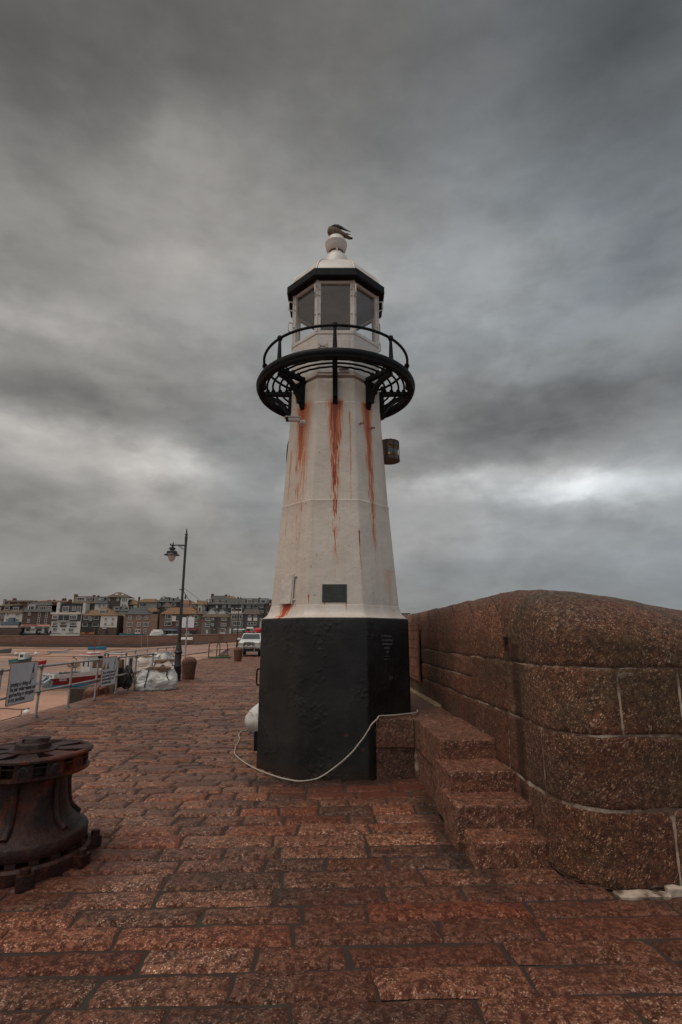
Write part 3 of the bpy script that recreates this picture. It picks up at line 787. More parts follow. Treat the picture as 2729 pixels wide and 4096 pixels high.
    for k in range(8):
        th = (k+.5)*q8; pts = []
        for a, z in [(.73, 7.295), (.725, 7.332), (.705, 7.402), (.655, 7.502), (.575, 7.607), (.465, 7.702), (.36, 7.777), (.285, 7.834)]:
            Rr = a/math.cos(R(22.5))-.004; pts.append(Vector((Rr*math.sin(th), -Rr*math.cos(th), z)))
        dm.tube(pts, .014, 6)
    for x, z in ((.05, 7.62), (.06, 7.50)): dm.ball((x, -.56+(z-7.5)*.9, z+.01), .012, 6, 4)
    dm.build('dome', 'white', L, smooth=26)
    fn = MB(); fn.lathe([(.255, 7.88), (.245, 7.93), (.215, 8.03), (.17, 8.11), (.135, 8.15), (.125, 8.165)], 28)
    fn.lathe([(.10, 8.15), (.10, 8.22)], 20)
    for k in range(4): fn.cbox((0, -.12, 8.175), (.03, .04, .06), Matrix.Rotation(k*R(90)+.1, 4, 'Z'))
    fn.lathe([(.10, 8.225), (.135, 8.198), (.150, 8.215), (.165, 8.245), (.183, 8.30), (.189, 8.345), (.193, 8.352), (.193, 8.375), (.185, 8.382), (.175, 8.42), (.14, 8.485), (.085, 8.525), (.03, 8.54), (.002, 8.541)], 28)
    fn.build('finial', 'white', L)
    # gallery: ring, grating bars, brackets, rail
    Z = 5.56
    g = MB(); prof = [(1.17, Z-.06), (1.215, Z-.075), (1.255, Z-.07), (1.268, Z-.05), (1.268, Z-.03), (1.283, Z-.015), (1.287, Z+.03), (1.272, Z+.065), (1.20, Z+.072), (1.175, Z+.05)]
    g.lathe(prof+[prof[0]], 72, caps=(False, False)); g.build('gallery_ring', 'ironblack', L, smooth=40)
    g = MB()
    for rr in (.80, .91, 1.02, 1.11):
        pts = [Vector((rr*math.cos(2*math.pi*k/64), rr*math.sin(2*math.pi*k/64), Z+.025+.004*math.sin(k*3.1+rr*9))) for k in range(64)]
        g.tube(pts, .0165, 7, True)
    for k in range(8):
        for rr in (.80, .91, 1.02, 1.11): g.ball(dirv(k)*rr+Vector((0, 0, Z+.02)), .034, 8, 5)
    g.build('gallery_grating', 'ironblack', L)
    for k in range(8):
        n = dirv(k); t = Vector((-n[1], n[0], 0)); M = frameM((0, 0, 0), n, (0, 0, 1))      # local x out, y up, z sideways
        b = MB(); w_ = .036
        def sl(poly):
            vs = [M @ Vector((x, y, -w_)) for x, y in poly]+[M @ Vector((x, y, w_)) for x, y in poly]; m2 = len(poly)
            b.add(vs, [tuple(reversed(range(m2))), tuple(range(m2, 2*m2))]+[(i, (i+1) % m2, (i+1) % m2+m2, i+m2) for i in range(m2)])
        sl([(.675, Z-.075), (1.2, Z-.06), (1.2, Z-.005), (.675, Z-.005)])
        sl([(.685, 5.03), (.715, 5.035), (.745, 5.09), (.745, Z-.05), (.66, Z-.05)])
        arc = [(.745, 5.09)]; arc2 = []
        for i in range(11):
            a = R(90)*i/10; x = .742+.43*(1-math.cos(a)); y = 5.12+(Z-.075-5.12)*math.sin(a); arc2.append((x, y))
        for (x0, y0), (x1, y1) in zip(arc2, arc2[1:]):
            d = Vector((x1-x0, y1-y0)).normalized(); nn = Vector((d[1], -d[0]))*.055
            sl([(x0, y0), (x1, y1), (x1+nn[0], y1+nn[1]), (x0+nn[0], y0+nn[1])][::-1])
        for sg in ((1,) if k in (7, 3) else (-1,) if k in (1, 5) else ()):
            b.cbox((.705, Z-.16, sg*.135), (.10, .14, .07), M); b.ball(M @ Vector((.72, Z-.12, sg*.185)), .042, 8, 6); b.cbox((.72, Z-.10, sg*.09), (.06, .05, .16), M)
        b.build('gallery_bracket', 'ironblack', L, smooth=25)
    rl = MB(); rl.tube([Vector((1.175*math.cos(2*math.pi*k/72), 1.175*math.sin(2*math.pi*k/72), 6.035)) for k in range(72)], .0215, 9, True)
    rl.build('gallery_rail', 'ironblack', L)
    for k in range(8):
        n = dirv(k); b = MB()
        prof = [(.034, Z+.05), (.042, Z+.075), (.036, Z+.10), (.032, Z+.2), (.022, 5.99), (.03, 6.0), (.041, 6.02), (.043, 6.038), (.036, 6.066), (.012, 6.08)]
        b.lathe(prof, 10, (n[0]*1.175, n[1]*1.175)); b.build('gallery_post', 'ironblack', L)
    for k in range(8):                                           # grab handles on the lantern corners
        th = (k+.5)*q8; c = Vector((math.sin(th), -math.cos(th), 0))
        for z in ((6.86, 6.48) if k in (5, 6, 2) else (6.86,)):
            b = MB(); Rr = .745
            b.tube([c*Rr+Vector((0, 0, z)), c*(Rr+.075)+Vector((0, 0, z)), c*(Rr+.085)+Vector((0, 0, z+.012)), c*(Rr+.085)+Vector((0, 0, z+.145)), c*(Rr+.075)+Vector((0, 0, z+.157)), c*Rr+Vector((0, 0, z+.157))], .0105, 7)
            b.build('grab_handle', 'white', L)
    # plaque
    p = MB(); fy = -.893; til = Matrix.Rotation(0, 4, 'X')
    M = frameM((-.0, -.8915, 2.238), (1, 0, 0), (0, .078, 1))
    p.cbox((0, 0, 0), (.325, .238, .02), M)
    for sx in (-1, 1):
        for sy in (-1, 1): p.ball(M @ Vector((sx*.14, sy*.10, .011)), .006, 6, 4)
    P = p.build('plaque', 'plaque', L, smooth=20)
    for i, ln in enumerate(['THIS LIGHTHOUSE WAS', 'RESTORED IN THE YEAR', 'OF THE NEW', 'HARBOUR IMPROVEMENTS', 'SCHEME']):
        M2 = M @ Matrix.Translation((0, .077-.042*i, .0125)); text(ln, .021, 'gold', P, M2, align='CENTER')
    # meter cupboard door on the left face, with hinge rod and hasp
    n = dirv(-1); t = Vector((-n[1], n[0], 0)); M = frameM(n*.892+Vector((0, 0, 2.295)), t, Vector((0, 0, 1))-n*.078)
    h = MB(); nu = 12; nv = 16; P0 = []
    for j in range(nv+1):
        for i in range(nu+1):
            x = -.135+.235*i/nu; y = -.185+.385*j/nv
            P0.append(M @ Vector((x, y, .036+fbm((x*9, y*9, 3), 3)*.010)))
    h.add(P0, [(j*(nu+1)+i, j*(nu+1)+i+1, (j+1)*(nu+1)+i+1, (j+1)*(nu+1)+i) for j in range(nv) for i in range(nu)])
    h.box(-.132, .097, -.183, .198, -.02, .027, M)
    h.build('cupboard_door', 'white', L, smooth=60)
    h = MB(); h.tube([M @ Vector((.108, -.19, .02)), M @ Vector((.108, .215, .02))], .011, 8)
    h.ball(M @ Vector((.138, .185, .01)), .017, 8, 6); h.ball(M @ Vector((.14, -.135, .01)), .015, 8, 6)
    h.build('hinge', 'white', L); h = MB()
    h.tube([M @ Vector((-.135, -.18, .01)), M @ Vector((-.15, -.198, .02)), M @ Vector((-.175, -.19, .02)), M @ Vector((-.18, -.16, .02))], .005, 6)
    h.build('hasp', 'white', L)
    k_ = MB(); k_.ball(M @ Vector((.03, -.145, .028)), .015, 8, 6, (1, 1, 1.3)); k_.build('keyhole', 'rustplate', L)
    # ring bolts on the right face, camera on the left face
    for tx, z in ((-.20, 4.735), (.045, 4.735)):
        n = dirv(1); t = Vector((-n[1], n[0], 0)); c = n*(.72)+t*tx+Vector((0, 0, z)); b = MB()
        b.tube([c+n*.04+(t*math.cos(a)*.026+n*math.sin(a)*.026) for a in [2*math.pi*i/12 for i in range(12)]], .007, 6, True)
        b.tube([c-n*.02, c+n*.02], .008, 6); b.build('ring_bolt', 'rustplate', L)
    # ship's style signal lamp on the right side
    c = Vector((.86, .08, 0)); s_ = MB(); z0, z1 = 4.40, 4.72
    s_.lathe([(.168, z0), (.172, z0+.012), (.155, z0+.018), (.152, z0+.07), (.12, z0+.07)], 28, c); s_.lathe([(.12, z1-.085), (.152, z1-.085), (.152, z1-.005), (.162, z1), (.158, z1+.008), (.02, z1+.02)], 28, c)
    for a in range(-20, 21):
        pass
    vs = []
    for i in range(13):
        a = R(75+210*i/12+ (-30)); vs.append((c[0]+.152*math.cos(a), c[1]+.152*math.sin(a)))
    for (x0, y0), (x1, y1) in zip(vs, vs[1:]):
        s_.add([(x0, y0, z0+.02), (x1, y1, z0+.02), (x1, y1, z1-.01), (x0, y0, z1-.01)], [(0, 1, 2, 3)])
    for a in (R(-115), R(-65), R(-15), R(45)):
        p0 = c+Vector((math.cos(a), math.sin(a), 0))*.158; s_.tube([p0+Vector((0, 0, z0+.01)), p0+Vector((0, 0, z1))], .006, 6)
    s_.tube([c+Vector((.04, -.05, z1+.01)), c+Vector((.04, -.05, z1+.035)), c+Vector((.02, -.05, z1+.055))], .006, 6)
    s_.box(.70, .78, -.06, .2, 4.42, 4.70); S_ = s_.build('signal_lamp', 'brown', L, smooth=35)
    b = MB(); b.lathe([(.128, z0+.07), (.138, z0+.10), (.141, z0+.155), (.138, z1-.12), (.128, z1-.085)], 28, c, caps=(False, False)); b.build('lens', 'lens', S_)
    b = MB()
    for zz in (z0+.082, z0+.10, z1-.098, z1-.118):
        b.tube([Vector((c[0]+.145*math.cos(a), c[1]+.145*math.sin(a), zz)) for a in [2*math.pi*i/28 for i in range(28)]], .006, 6, True)
    b.build('lens_band', 'brass', S_)
    b = MB(); Mx = frameM((-.742, -.02, 4.48), (0, 1, 0), (.06, 0, 1)); b.lathe([(.02, -.01), (.22, -.01), (.24, .01), (.24, .03), (.02, .035)], 24, M=Mx); b.build('side_cover', 'ironblack', L)
    # steel handle and clamp on the left of the base, chalk writing on the right face
    b = MB(); X = -1.03
    b.tube([(X, -.25, 1.02), (X-.05, -.25, 1.025), (X-.06, -.25, 1.05), (X-.06, -.25, 1.21), (X-.05, -.25, 1.235), (X, -.25, 1.24)], .012, 8); b.build('grab_handle', 'ironblack', L)
    b = MB(); b.box(-1.075, -1.02, -.40, -.34, .20, .44); b.ball((-1.06, -.37, .42), .016, 6, 5); b.build('clamp', 'ironblack', L)
    n = dirv(1); t = Vector((-n[1], n[0], 0)); M = frameM(n*1.032+t*(-.17)+Vector((0, 0, 1.68)), t, (0, 0, 1))
    ch = [('our little group', 0, .0), ('has always been', .012, -.052), ('and always will', .02, -.104), ('until the', .05, -.156), ('end', .10, -.206)]
    for s2, x, y in ch:
        text(s2, .043, 'chalk', L, M @ Matrix.Translation((x, y, .002)) @ Matrix.Rotation(R(-2), 4, 'Z'), sx=.80)
    b = MB(); b.box(.07, .16, -.252, -.249, 0, .003, M); b.box(.06, .17, -.29, -.287, 0, .003, M); b.build('chalk_mark', 'chalk', L); b = MB()
    for i in range(4): b.tube([M @ Vector((.16+.02*i, -.50-.02*(i % 2), .002)), M @ Vector((.165+.02*i, -.56+.01*i, .002))], .002, 4)
    b.build('chalk_mark', 'chalk', L)
    return L
LHO = build_lighthouse()

# camera fixed to the tower by its bracket
c_ = thing('security_camera', LH+Vector((-.545, -.56, 4.80)), 'small white security camera bracketed to the tower below the gallery', 'camera')
b = MB(); b.lathe([(.055, 0), (.058, .012), (.05, .03), (.03, .045), (.028, .06)], 14, M=frameM((.05, .06, -.0), (.7, -.7, 0), (0, 0, 1)))
b.ball((.012, .0, -.005), .034, 10, 7); b.tube([(.012, 0, 0), (-.045, -.03, .012)], .016, 8); b.build('bracket', 'white', c_)
b = MB(); Mx = frameM((-.04, -.03, .02), (-.93, -.30, -.12), (0, 0, 1))
b.loft([[Mx @ Vector((x, .036*math.sin(a)*1.0, .034*math.cos(a))) for a in [2*math.pi*i/14 for i in range(14)]] for x in (-.03, .15)])
b.cbox((.075, .034, 0), (.24, .012, .085), Mx); b.build('camera_body', 'white', c_, smooth=40)
b = MB(); b.loft([[Mx @ Vector((x, .034*math.sin(a), .032*math.cos(a))) for a in [2*math.pi*i/14 for i in range(14)]] for x in (.149, .175)]); b.build('camera_front', 'ironblack', c_)

# ------------------------------------------------------------------ gull on the finial
def build_gull():
    g = thing('gull', LH+Vector((.0, 0, 8.54)), 'brown hunched gull on the ball finial with its tail and wing tips to the right', 'bird')
    # body: one skin from tucked head over breast to tail; x to the right is the tail
    st = [(-.155, .10, .010, .010), (-.150, .105, .038, .045), (-.125, .105, .065, .082), (-.08, .098, .082, .098), (-.02, .098, .088, .094), (.04, .088, .078, .080), (.09, .062, .060, .058),
          (.14, .035, .048, .036), (.19, .008, .044, .022), (.235, -.02, .042, .012), (.25, -.028, .03, .006)]
    b = MB(); rings = []
    for x, z, ry, rz in st:
        rings.append([Vector((x+.0, ry*math.cos(a), z+rz*math.sin(a)+.006*fbm((x*20, a*3, 1), 2))) for a in [2*math.pi*i/16 for i in range(16)]])
    b.loft(rings)
    b.loft([[Vector((-.11+cx, .028*k*math.cos(a), .178+h+.026*k*math.sin(a))) for a in [2*math.pi*i/10 for i in range(10)]] for cx, h, k in ((-.03, .0, .3), (-.012, .002, .9), (.02, 0, 1.3), (.07, -.02, 1.1))])
    b.build('body', 'gull', g, smooth=60)
    for sg in (-1, 1):
        b = MB(); rings = []
        for x, z, w2, th in [(-.09, .15, .02, .02), (-.03, .165, .055, .028), (.04, .155, .065, .028), (.10, .135, .055, .02), (.16, .108, .034, .010), (.22, .092, .018, .006), (.262, .080, .006, .003)]:
            y = sg*(.062-.16*max(0, x-.05)*.9)
            rings.append([Vector((x, y+th*math.cos(a), z+w2*math.sin(a)*.6)) for a in [2*math.pi*i/12 for i in range(12)]])
        b.loft(rings); b.build('wing', 'gulldark', g, smooth=60)
    b = MB(); b.add([(.22, -.03, -.02), (.29, -.022, -.032), (.29, .022, -.032), (.22, .03, -.02), (.22, -.03, -.008), (.29, -.022, -.026), (.29, .022, -.026), (.22, .03, -.008)], [(0, 3, 2, 1), (4, 5, 6, 7), (0, 1, 5, 4), (1, 2, 6, 5), (2, 3, 7, 6), (3, 0, 4, 7)])
    b.build('tail', 'gulldark', g, smooth=0)
    for y in (-.025, .025):
        b = MB(); b.tube([(-.01, y, .03), (-.012, y, -.005)], .006, 6); b.tube([(-.012, y, -.002), (-.05, y*1.3, -.004)], .005, 5); b.build('leg', 'wood', g)
    b = MB(); b.lathe([(.012, 0), (.009, .02), (.003, .045)], 8, M=frameM((-.02, .0, .185), (0, 1, 0), (-.1, 0, 1)) @ Matrix.Rotation(R(90), 4, 'Y')); b.build('beak', 'gulldark', g)
build_gull()
# ------------------------------------------------------------------ capstan
def build_capstan():
    L = thing('capstan', (-2.31, 4.66, 0), 'rusty cast iron capstan with slotted wheel top on the paving', 'capstan', rz=.35); L.scale = (.965, .965, 1)
    def wob(prof, n=64, amp=.004):
        b = MB(); rings = []
        for r, z in prof:
            ring = []
            for k in range(n):
                a = 2*math.pi*k/n; e = 1+fbm((math.cos(a)*3, math.sin(a)*3, z*6), 3)*amp*8/max(r, .2)*.3
                ring.append(Vector((r*e*math.cos(a), r*e*math.sin(a), z)))
            rings.append(ring)
        b.loft(rings); return b
    b = wob([(.515, -.01), (.518, .085), (.50, .102), (.30, .104)])
    for k in range(8):
        a = k*R(45)+.2; M = Matrix.Rotation(a, 4, 'Z'); b.box(.50, .60, -.055, .055, -.01, .085, M); b.lathe([(.035, .085), (.035, .12), (.02, .125)], 6, (0.555*math.cos(a), .555*math.sin(a)))
    b.build('foot_ring', 'rust', L, smooth=40)
    for k in range(20):
        b = MB(); a = k*R(18); M = Matrix.Rotation(a, 4, 'Z'); b.box(.40, .49, -.035, .035, .10, .135, M); b.build('foot_tooth', 'rust', L, smooth=0)
    b = wob([(.30, .13), (.475, .132), (.482, .145), (.482, .215), (.468, .232), (.435, .24), (.42, .262), (.385, .285), (.345, .32), (.318, .37), (.30, .43), (.292, .50), (.290, .56), (.298, .62), (.32, .66)], 72)
    for k in range(6):
        a = k*R(60)+.35; pts = []
        for r, z in [(.42, .262), (.37, .30), (.33, .345), (.312, .42), (.302, .52), (.304, .62), (.315, .66)]:
            pts.append((r*math.cos(a), r*math.sin(a), z))
        b.tube(pts, [.03, .034, .034, .032, .03, .03, .03], 8)
    b.build('drum', 'rust', L, smooth=50)
    b = wob([(.30, .648), (.432, .645), (.447, .652), (.447, .668), (.425, .676)], 72)
    b.lathe([(.36, .672), (.36, .765)], 48, caps=(False, False))
    for k in range(12):
        a = k*R(30)
        seg = [(.425*math.cos(a+R(x)), .425*math.sin(a+R(x))) for x in (-9, -6, -3, 0, 3, 6, 9)]; inn = [(.35*math.cos(a+R(x)), .35*math.sin(a+R(x))) for x in (9, -9)]
        poly = seg+inn; m = len(poly)
        b.add([(x, y, .672) for x, y in poly]+[(x, y, .765) for x, y in poly], [(i, (i+1) % m, (i+1) % m+m, i+m) for i in range(m)])
    b.build('head', 'rust', L, smooth=35)
    for k in range(12):
        hb = MB()
        a = k*R(30); Mx = frameM((.424*math.cos(a), .424*math.sin(a), .718), (-math.sin(a), math.cos(a), 0), (0, 0, 1))
        hb.lathe([(.030, -.01), (.034, .003), (.026, .006), (.024, -.004), (.001, -.006)], 12, M=Mx); hb.build('bar_hole', 'sheet', L)
    # top plate: rim, hub, and wide spokes between wedge shaped pockets
    b = wob([(.445, .768), (.457, .776), (.457, .79), (.445, .802), (.42, .806), (.405, .80), (.40, .775), (.36, .768)], 72)
    b.lathe([(.19, .75), (.19, .806), (.16, .812), (.14, .816), (.132, .85), (.118, .862), (.09, .865), (.086, .872), (.075, .888), (.04, .89)], 36)
    b.cbox((.02, .0, .878), (.20, .11, .022))
    for k in range(8):
        a0 = k*R(45)
        def pa(r, a): return (r*math.cos(a), r*math.sin(a))
        P = [pa(.17, a0-R(17)), pa(.28, a0-R(14.5)), pa(.42, a0-R(13.5)), pa(.42, a0-R(4)), pa(.42, a0+R(4)), pa(.42, a0+R(13.5)), pa(.28, a0+R(14.5)), pa(.17, a0+R(17))]
        m = len(P); zt = .799
        b.add([(x, y, .762) for x, y in P]+[(x, y, zt) for x, y in P], [(i, (i+1) % m, (i+1) % m+m, i+m) for i in range(m)]+[tuple(range(m, 2*m))])
        b.ball((.30*math.cos(a0+R(22.5)), .30*math.sin(a0+R(22.5)), .762), .05, 8, 5, (1, 1, .5))
    b.lathe([(.43, .735), (.43, .745)], 48)
    b.build('top_plate', 'rust', L, smooth=30)
build_capstan()

# ------------------------------------------------------------------ railings on the pier edge
def railing(pts, label, posts=None, base=True):
    root = thing('railing', (pts[0][0], pts[0][1], 0), label, 'railing')
    O = Vector((pts[0][0], pts[0][1], 0)); pts = [Vector((p[0], p[1], 0))-O for p in pts]
    for z in (1.04, .52):
        b = MB(); b.tube([p+Vector((0, 0, z)) for p in pts], .026, 10); b.build('rail', 'galv', root, smooth=40)
    for p in (posts or [(q[0]+O[0], q[1]+O[1]) for q in pts]):
        x, y = p[0]-O[0], p[1]-O[1]
        b = MB(); b.lathe([(.026, .0), (.026, 1.04)], 10, (x, y))
        P = b.build('post', 'galv', root)
        for z in (1.04, .52):
            f = MB(); f.ball((x, y, z), .044, 10, 7); f.lathe([(.035, z-.075), (.037, z-.02)], 10, (x, y)); f.build('fitting', 'fit', P)
        f = MB(); f.lathe([(.075, .0), (.075, .012), (.042, .016), (.038, .05), (.03, .055)], 12, (x, y))
        f.build('base_plate', 'fit', P)
    return root
PV = [6.1, 7.6, 9.1, 10.6, 12.09, 13.54, 15.07, 16.55, 18.15, 19.9]
railing([(-6.02, v) for v in PV], 'long grey tube railing carrying two notice boards along the pier edge', )
b0 = Vector((-7.75, 19.95)); b1 = Vector((-8.42, 33.2))
railing([tuple(b0+(b1-b0)*i/7) for i in range(8)], 'farther grey tube railing running behind the heaps of white sacks')
railing([(-7.62, 19.9), (-6.98, 19.9)], 'short grey handrail closing the head of the pier ladder')

def council_logo(P, M):
    b = MB()
    def poly(pts): b.add([M @ Vector((x, y, .0015)) for x, y in pts], [tuple(range(len(pts)))])
    poly([(-.028, -.06), (0, -.08), (.028, -.06), (.034, .0), (-.034, .0)])                # shield
    poly([(-.012, .015), (.012, .015), (.03, .05), (.022, .075), (.03, .09), (.008, .125), (.002, .09), (-.006, .06)])   # bird above
    poly([(-.03, .004), (.03, .004), (.026, .012), (-.026, .012)])
    poly([(-.075, -.085), (.075, -.078), (.075, -.072), (-.075, -.079)])
    b.build('emblem', 'ink', P, smooth=0)
    text('CORNWALL', .042, 'inkgrey', P, M @ Matrix.Translation((0, -.142, .002)), align='CENTER', sx=.86)
    text('COUNCIL', .044, 'inkgrey', P, M @ Matrix.Translation((0, -.198, .002)), align='CENTER', sx=.86, bold=.001)
def board(name, v0, v1, z0, z1, label, lines, size, logo, tri):
    u = -5.985
    root = thing(name, (u, v0, z0), label, 'sign', 'notice boards on the pier railing')
    w_, h_ = v1-v0, z1-z0
    M = frameM((0, 0, 0), (0, 1, 0), (0, 0, 1))           # local x runs down the pier, y up, z toward the deck
    def rr(x0, x1, y0, y1, r, z):
        pts = []
        for cx, cy, a in ((x1-r, y0+r, -90), (x1-r, y1-r, 0), (x0+r, y1-r, 90), (x0+r, y0+r, 180)):
            pts += [M @ Vector((cx+r*math.cos(R(a+d)), cy+r*math.sin(R(a+d)), z)) for d in (0, 30, 60, 90)]
        return pts
    b = MB(); b.loft([rr(0, w_, 0, h_, .05, -.004), rr(0, w_, 0, h_, .05, .003)]); P = b.build('board', 'signedge', root, smooth=0)
    b = MB(); b.loft([rr(.018, w_-.018, .018, h_-.018, .04, .003), rr(.018, w_-.018, .018, h_-.018, .04, .006)]); b.build('face', 'sign', P, smooth=0)
    T = lambda x, y: M @ Matrix.Translation((x, y, .0075))
    for i, (ln, x) in enumerate(lines): text(ln, size[0], 'ink', P, T(x*w_, size[1]*h_-i*size[2]*h_), sx=size[3], bold=.0042)
    council_logo(P, T(w_*logo[0], h_*logo[1]))
    for cx in tri:
        b = MB(); c = T(cx*w_, .66*h_); k = .105
        def tr(r, z, dy=0): return [c @ Vector((-r*.85, -r*.5+dy, z)), c @ Vector((r*.85, -r*.5+dy, z)), c @ Vector((0, r*1.1+dy, z))]
        b.add(tr(k*1.12, 0), [(0, 1, 2)]); b.build('triangle_border', 'ink', P, smooth=0)
        b = MB(); b.add(tr(k*.93, .002, -.002), [(0, 1, 2)]); b.build('triangle', 'yellow', P, smooth=0)
        b = MB(); q = lambda pts: b.add([c @ Vector((x, y, .004)) for x, y in pts], [tuple(range(len(pts)))])
        q([(-.06, -.045), (.06, -.045), (.06, -.035), (-.06, -.035)]); q([(-.02, -.03), (.0, -.03), (.03, .035), (.015, .045)]); q([(-.05, -.03), (-.02, -.03), (-.01, -.005), (-.04, -.005)])
        b.build('pictogram', 'ink', P, smooth=0)
    for y in (.5, .0):
        pass
    return root
board('notice_board', 10.82, 11.86, .36, 1.17, 'notice board with four lines of bold lettering beside the railing post, nearest to the capstan',
      [('Jumping or diving off', .075), ('the pier whilst vessels are', .075), ('approaching or alongside', .07), ('is not permitted', .07)], (.112, .44, .118, .80), (.82, .80), [])
board('notice_board', 15.27, 16.35, .30, 1.10, 'notice board with two yellow warning triangles above its lettering, on the railing',
      [('This is a working harbour and', .07), ('you are advised to be careful', .07), ('at all times especially when', .07), ('near unfenced edges', .07)], (.104, .43, .112, .76), (.84, .80), (.14, .39))

# timber pile with its plank, solar panel and lamp, red ladder rails, stone block, rope coil at the ladder head
p = thing('timber_pile', (-6.42, 17.25, -3.4), 'square brown timber pile with a plank head standing outside the pier railing', 'pile')
b = MB(); b.rock(-.13, .13, -.13, .13, 0, 4.28, .02, .3, .006); b.build('pile', 'wood', p, smooth=60)
b = MB(); b.rock(-.62, .28, -.05, .16, 4.10, 4.36, .012, .2, .004); b.build('plank', 'wood', p, smooth=60)
b = MB(); b.box(.10, .16, -.12, .5, 3.5, 4.15); b.build('brace', 'darkwood', p)
p = thing('solar_panel', (-6.13, 17.9, .58), 'small white framed solar panel fixed upright behind the railing', 'solar panel')
b = MB(); b.box(-.02, .02, -.17, .17, -.02, .42); b.build('frame', 'bag', p); b = MB(); b.box(.021, .026, -.13, .13, .03, .37); b.build('cells', 'solar', p)
b = MB(); b.tube([(0, 0, -.58), (0, 0, 0)], .02); b.build('stem', 'galv', p)
for k, (u, v, nm) in enumerate(((-6.32, 16.0, 'nearer'), (-6.36, 16.75, 'farther'))):
    p = thing('ladder_rail', (u, v, -.5), 'bent dark red ladder handrail outside the railing, %s' % ('under the board with the triangles' if k == 0 else 'next to the timber pile'), 'handrail', 'red handrails of the pier ladder')
    b = MB(); z = .72 if k == 0 else 1.25
    b.tube([(0, 0, 0), (0, 0, z), (.02, .03, z+.06), (.05, .08, z+.10), (.1, .14, z+.1), (.16, .2, z+.05), (.18, .22, z), (.18, .22, .3)], .022, 8); b.build('tube', 'redpaint', p)
p = MB(); p.t = (1.0, .82, .72); p.rock(-.17, .14, -.75, .75, -.9, .18, .06, .08, .02); o = p.build('kerb_stone', 'step', loc=(-6.60, 16.85, 0), smooth=60)
tag(o, 'reddish granite block on the outer pier edge under the triangle notice board', 'stone block')
def tangle(mb, c, rx, ry, rz, n, r, seed, turns=1.0):
    rr = random.Random(seed)
    for i in range(n):
        a0 = rr.uniform(0, 6.28); L = rr.uniform(2.5, 5.5)*turns; ph = rr.uniform(0, 6); k = rr.uniform(.55, 1.05); tl = rr.uniform(-.5, .5); zc = rr.uniform(-.6, .9)
        pts = []
        for j in range(14):
            a = a0+L*j/13; q = k*(1+.18*math.sin(3*a+ph))
            pts.append((c[0]+rx*q*math.cos(a), c[1]+ry*q*math.sin(a), c[2]+rz*(zc+tl*math.cos(a)+.25*math.sin(2*a+ph))))
        mb.tube(pts, r*rr.uniform(.7, 1.2), 5)
b = MB()
rr_ = random.Random(8)
for i in range(26):
    k = rr_.uniform(.6, 1.05); ph = rr_.uniform(0, 6); tw = rr_.uniform(-.25, .25)
    b.tube([(.10*math.sin(a*2+ph)*k+tw*math.cos(a)*.3, .26*k*math.cos(a), .31*k*math.sin(a)*1.1+.33) for a in [2*math.pi*j/18 for j in range(18)]], rr_.uniform(.012, .020), 5, True)
o = b.build('rope_coil', 'darkrope', loc=(-6.05, 17.55, .08)); tag(o, 'dark tangled coil of rope hung on the railing left of the nearest white sack', 'rope coil')

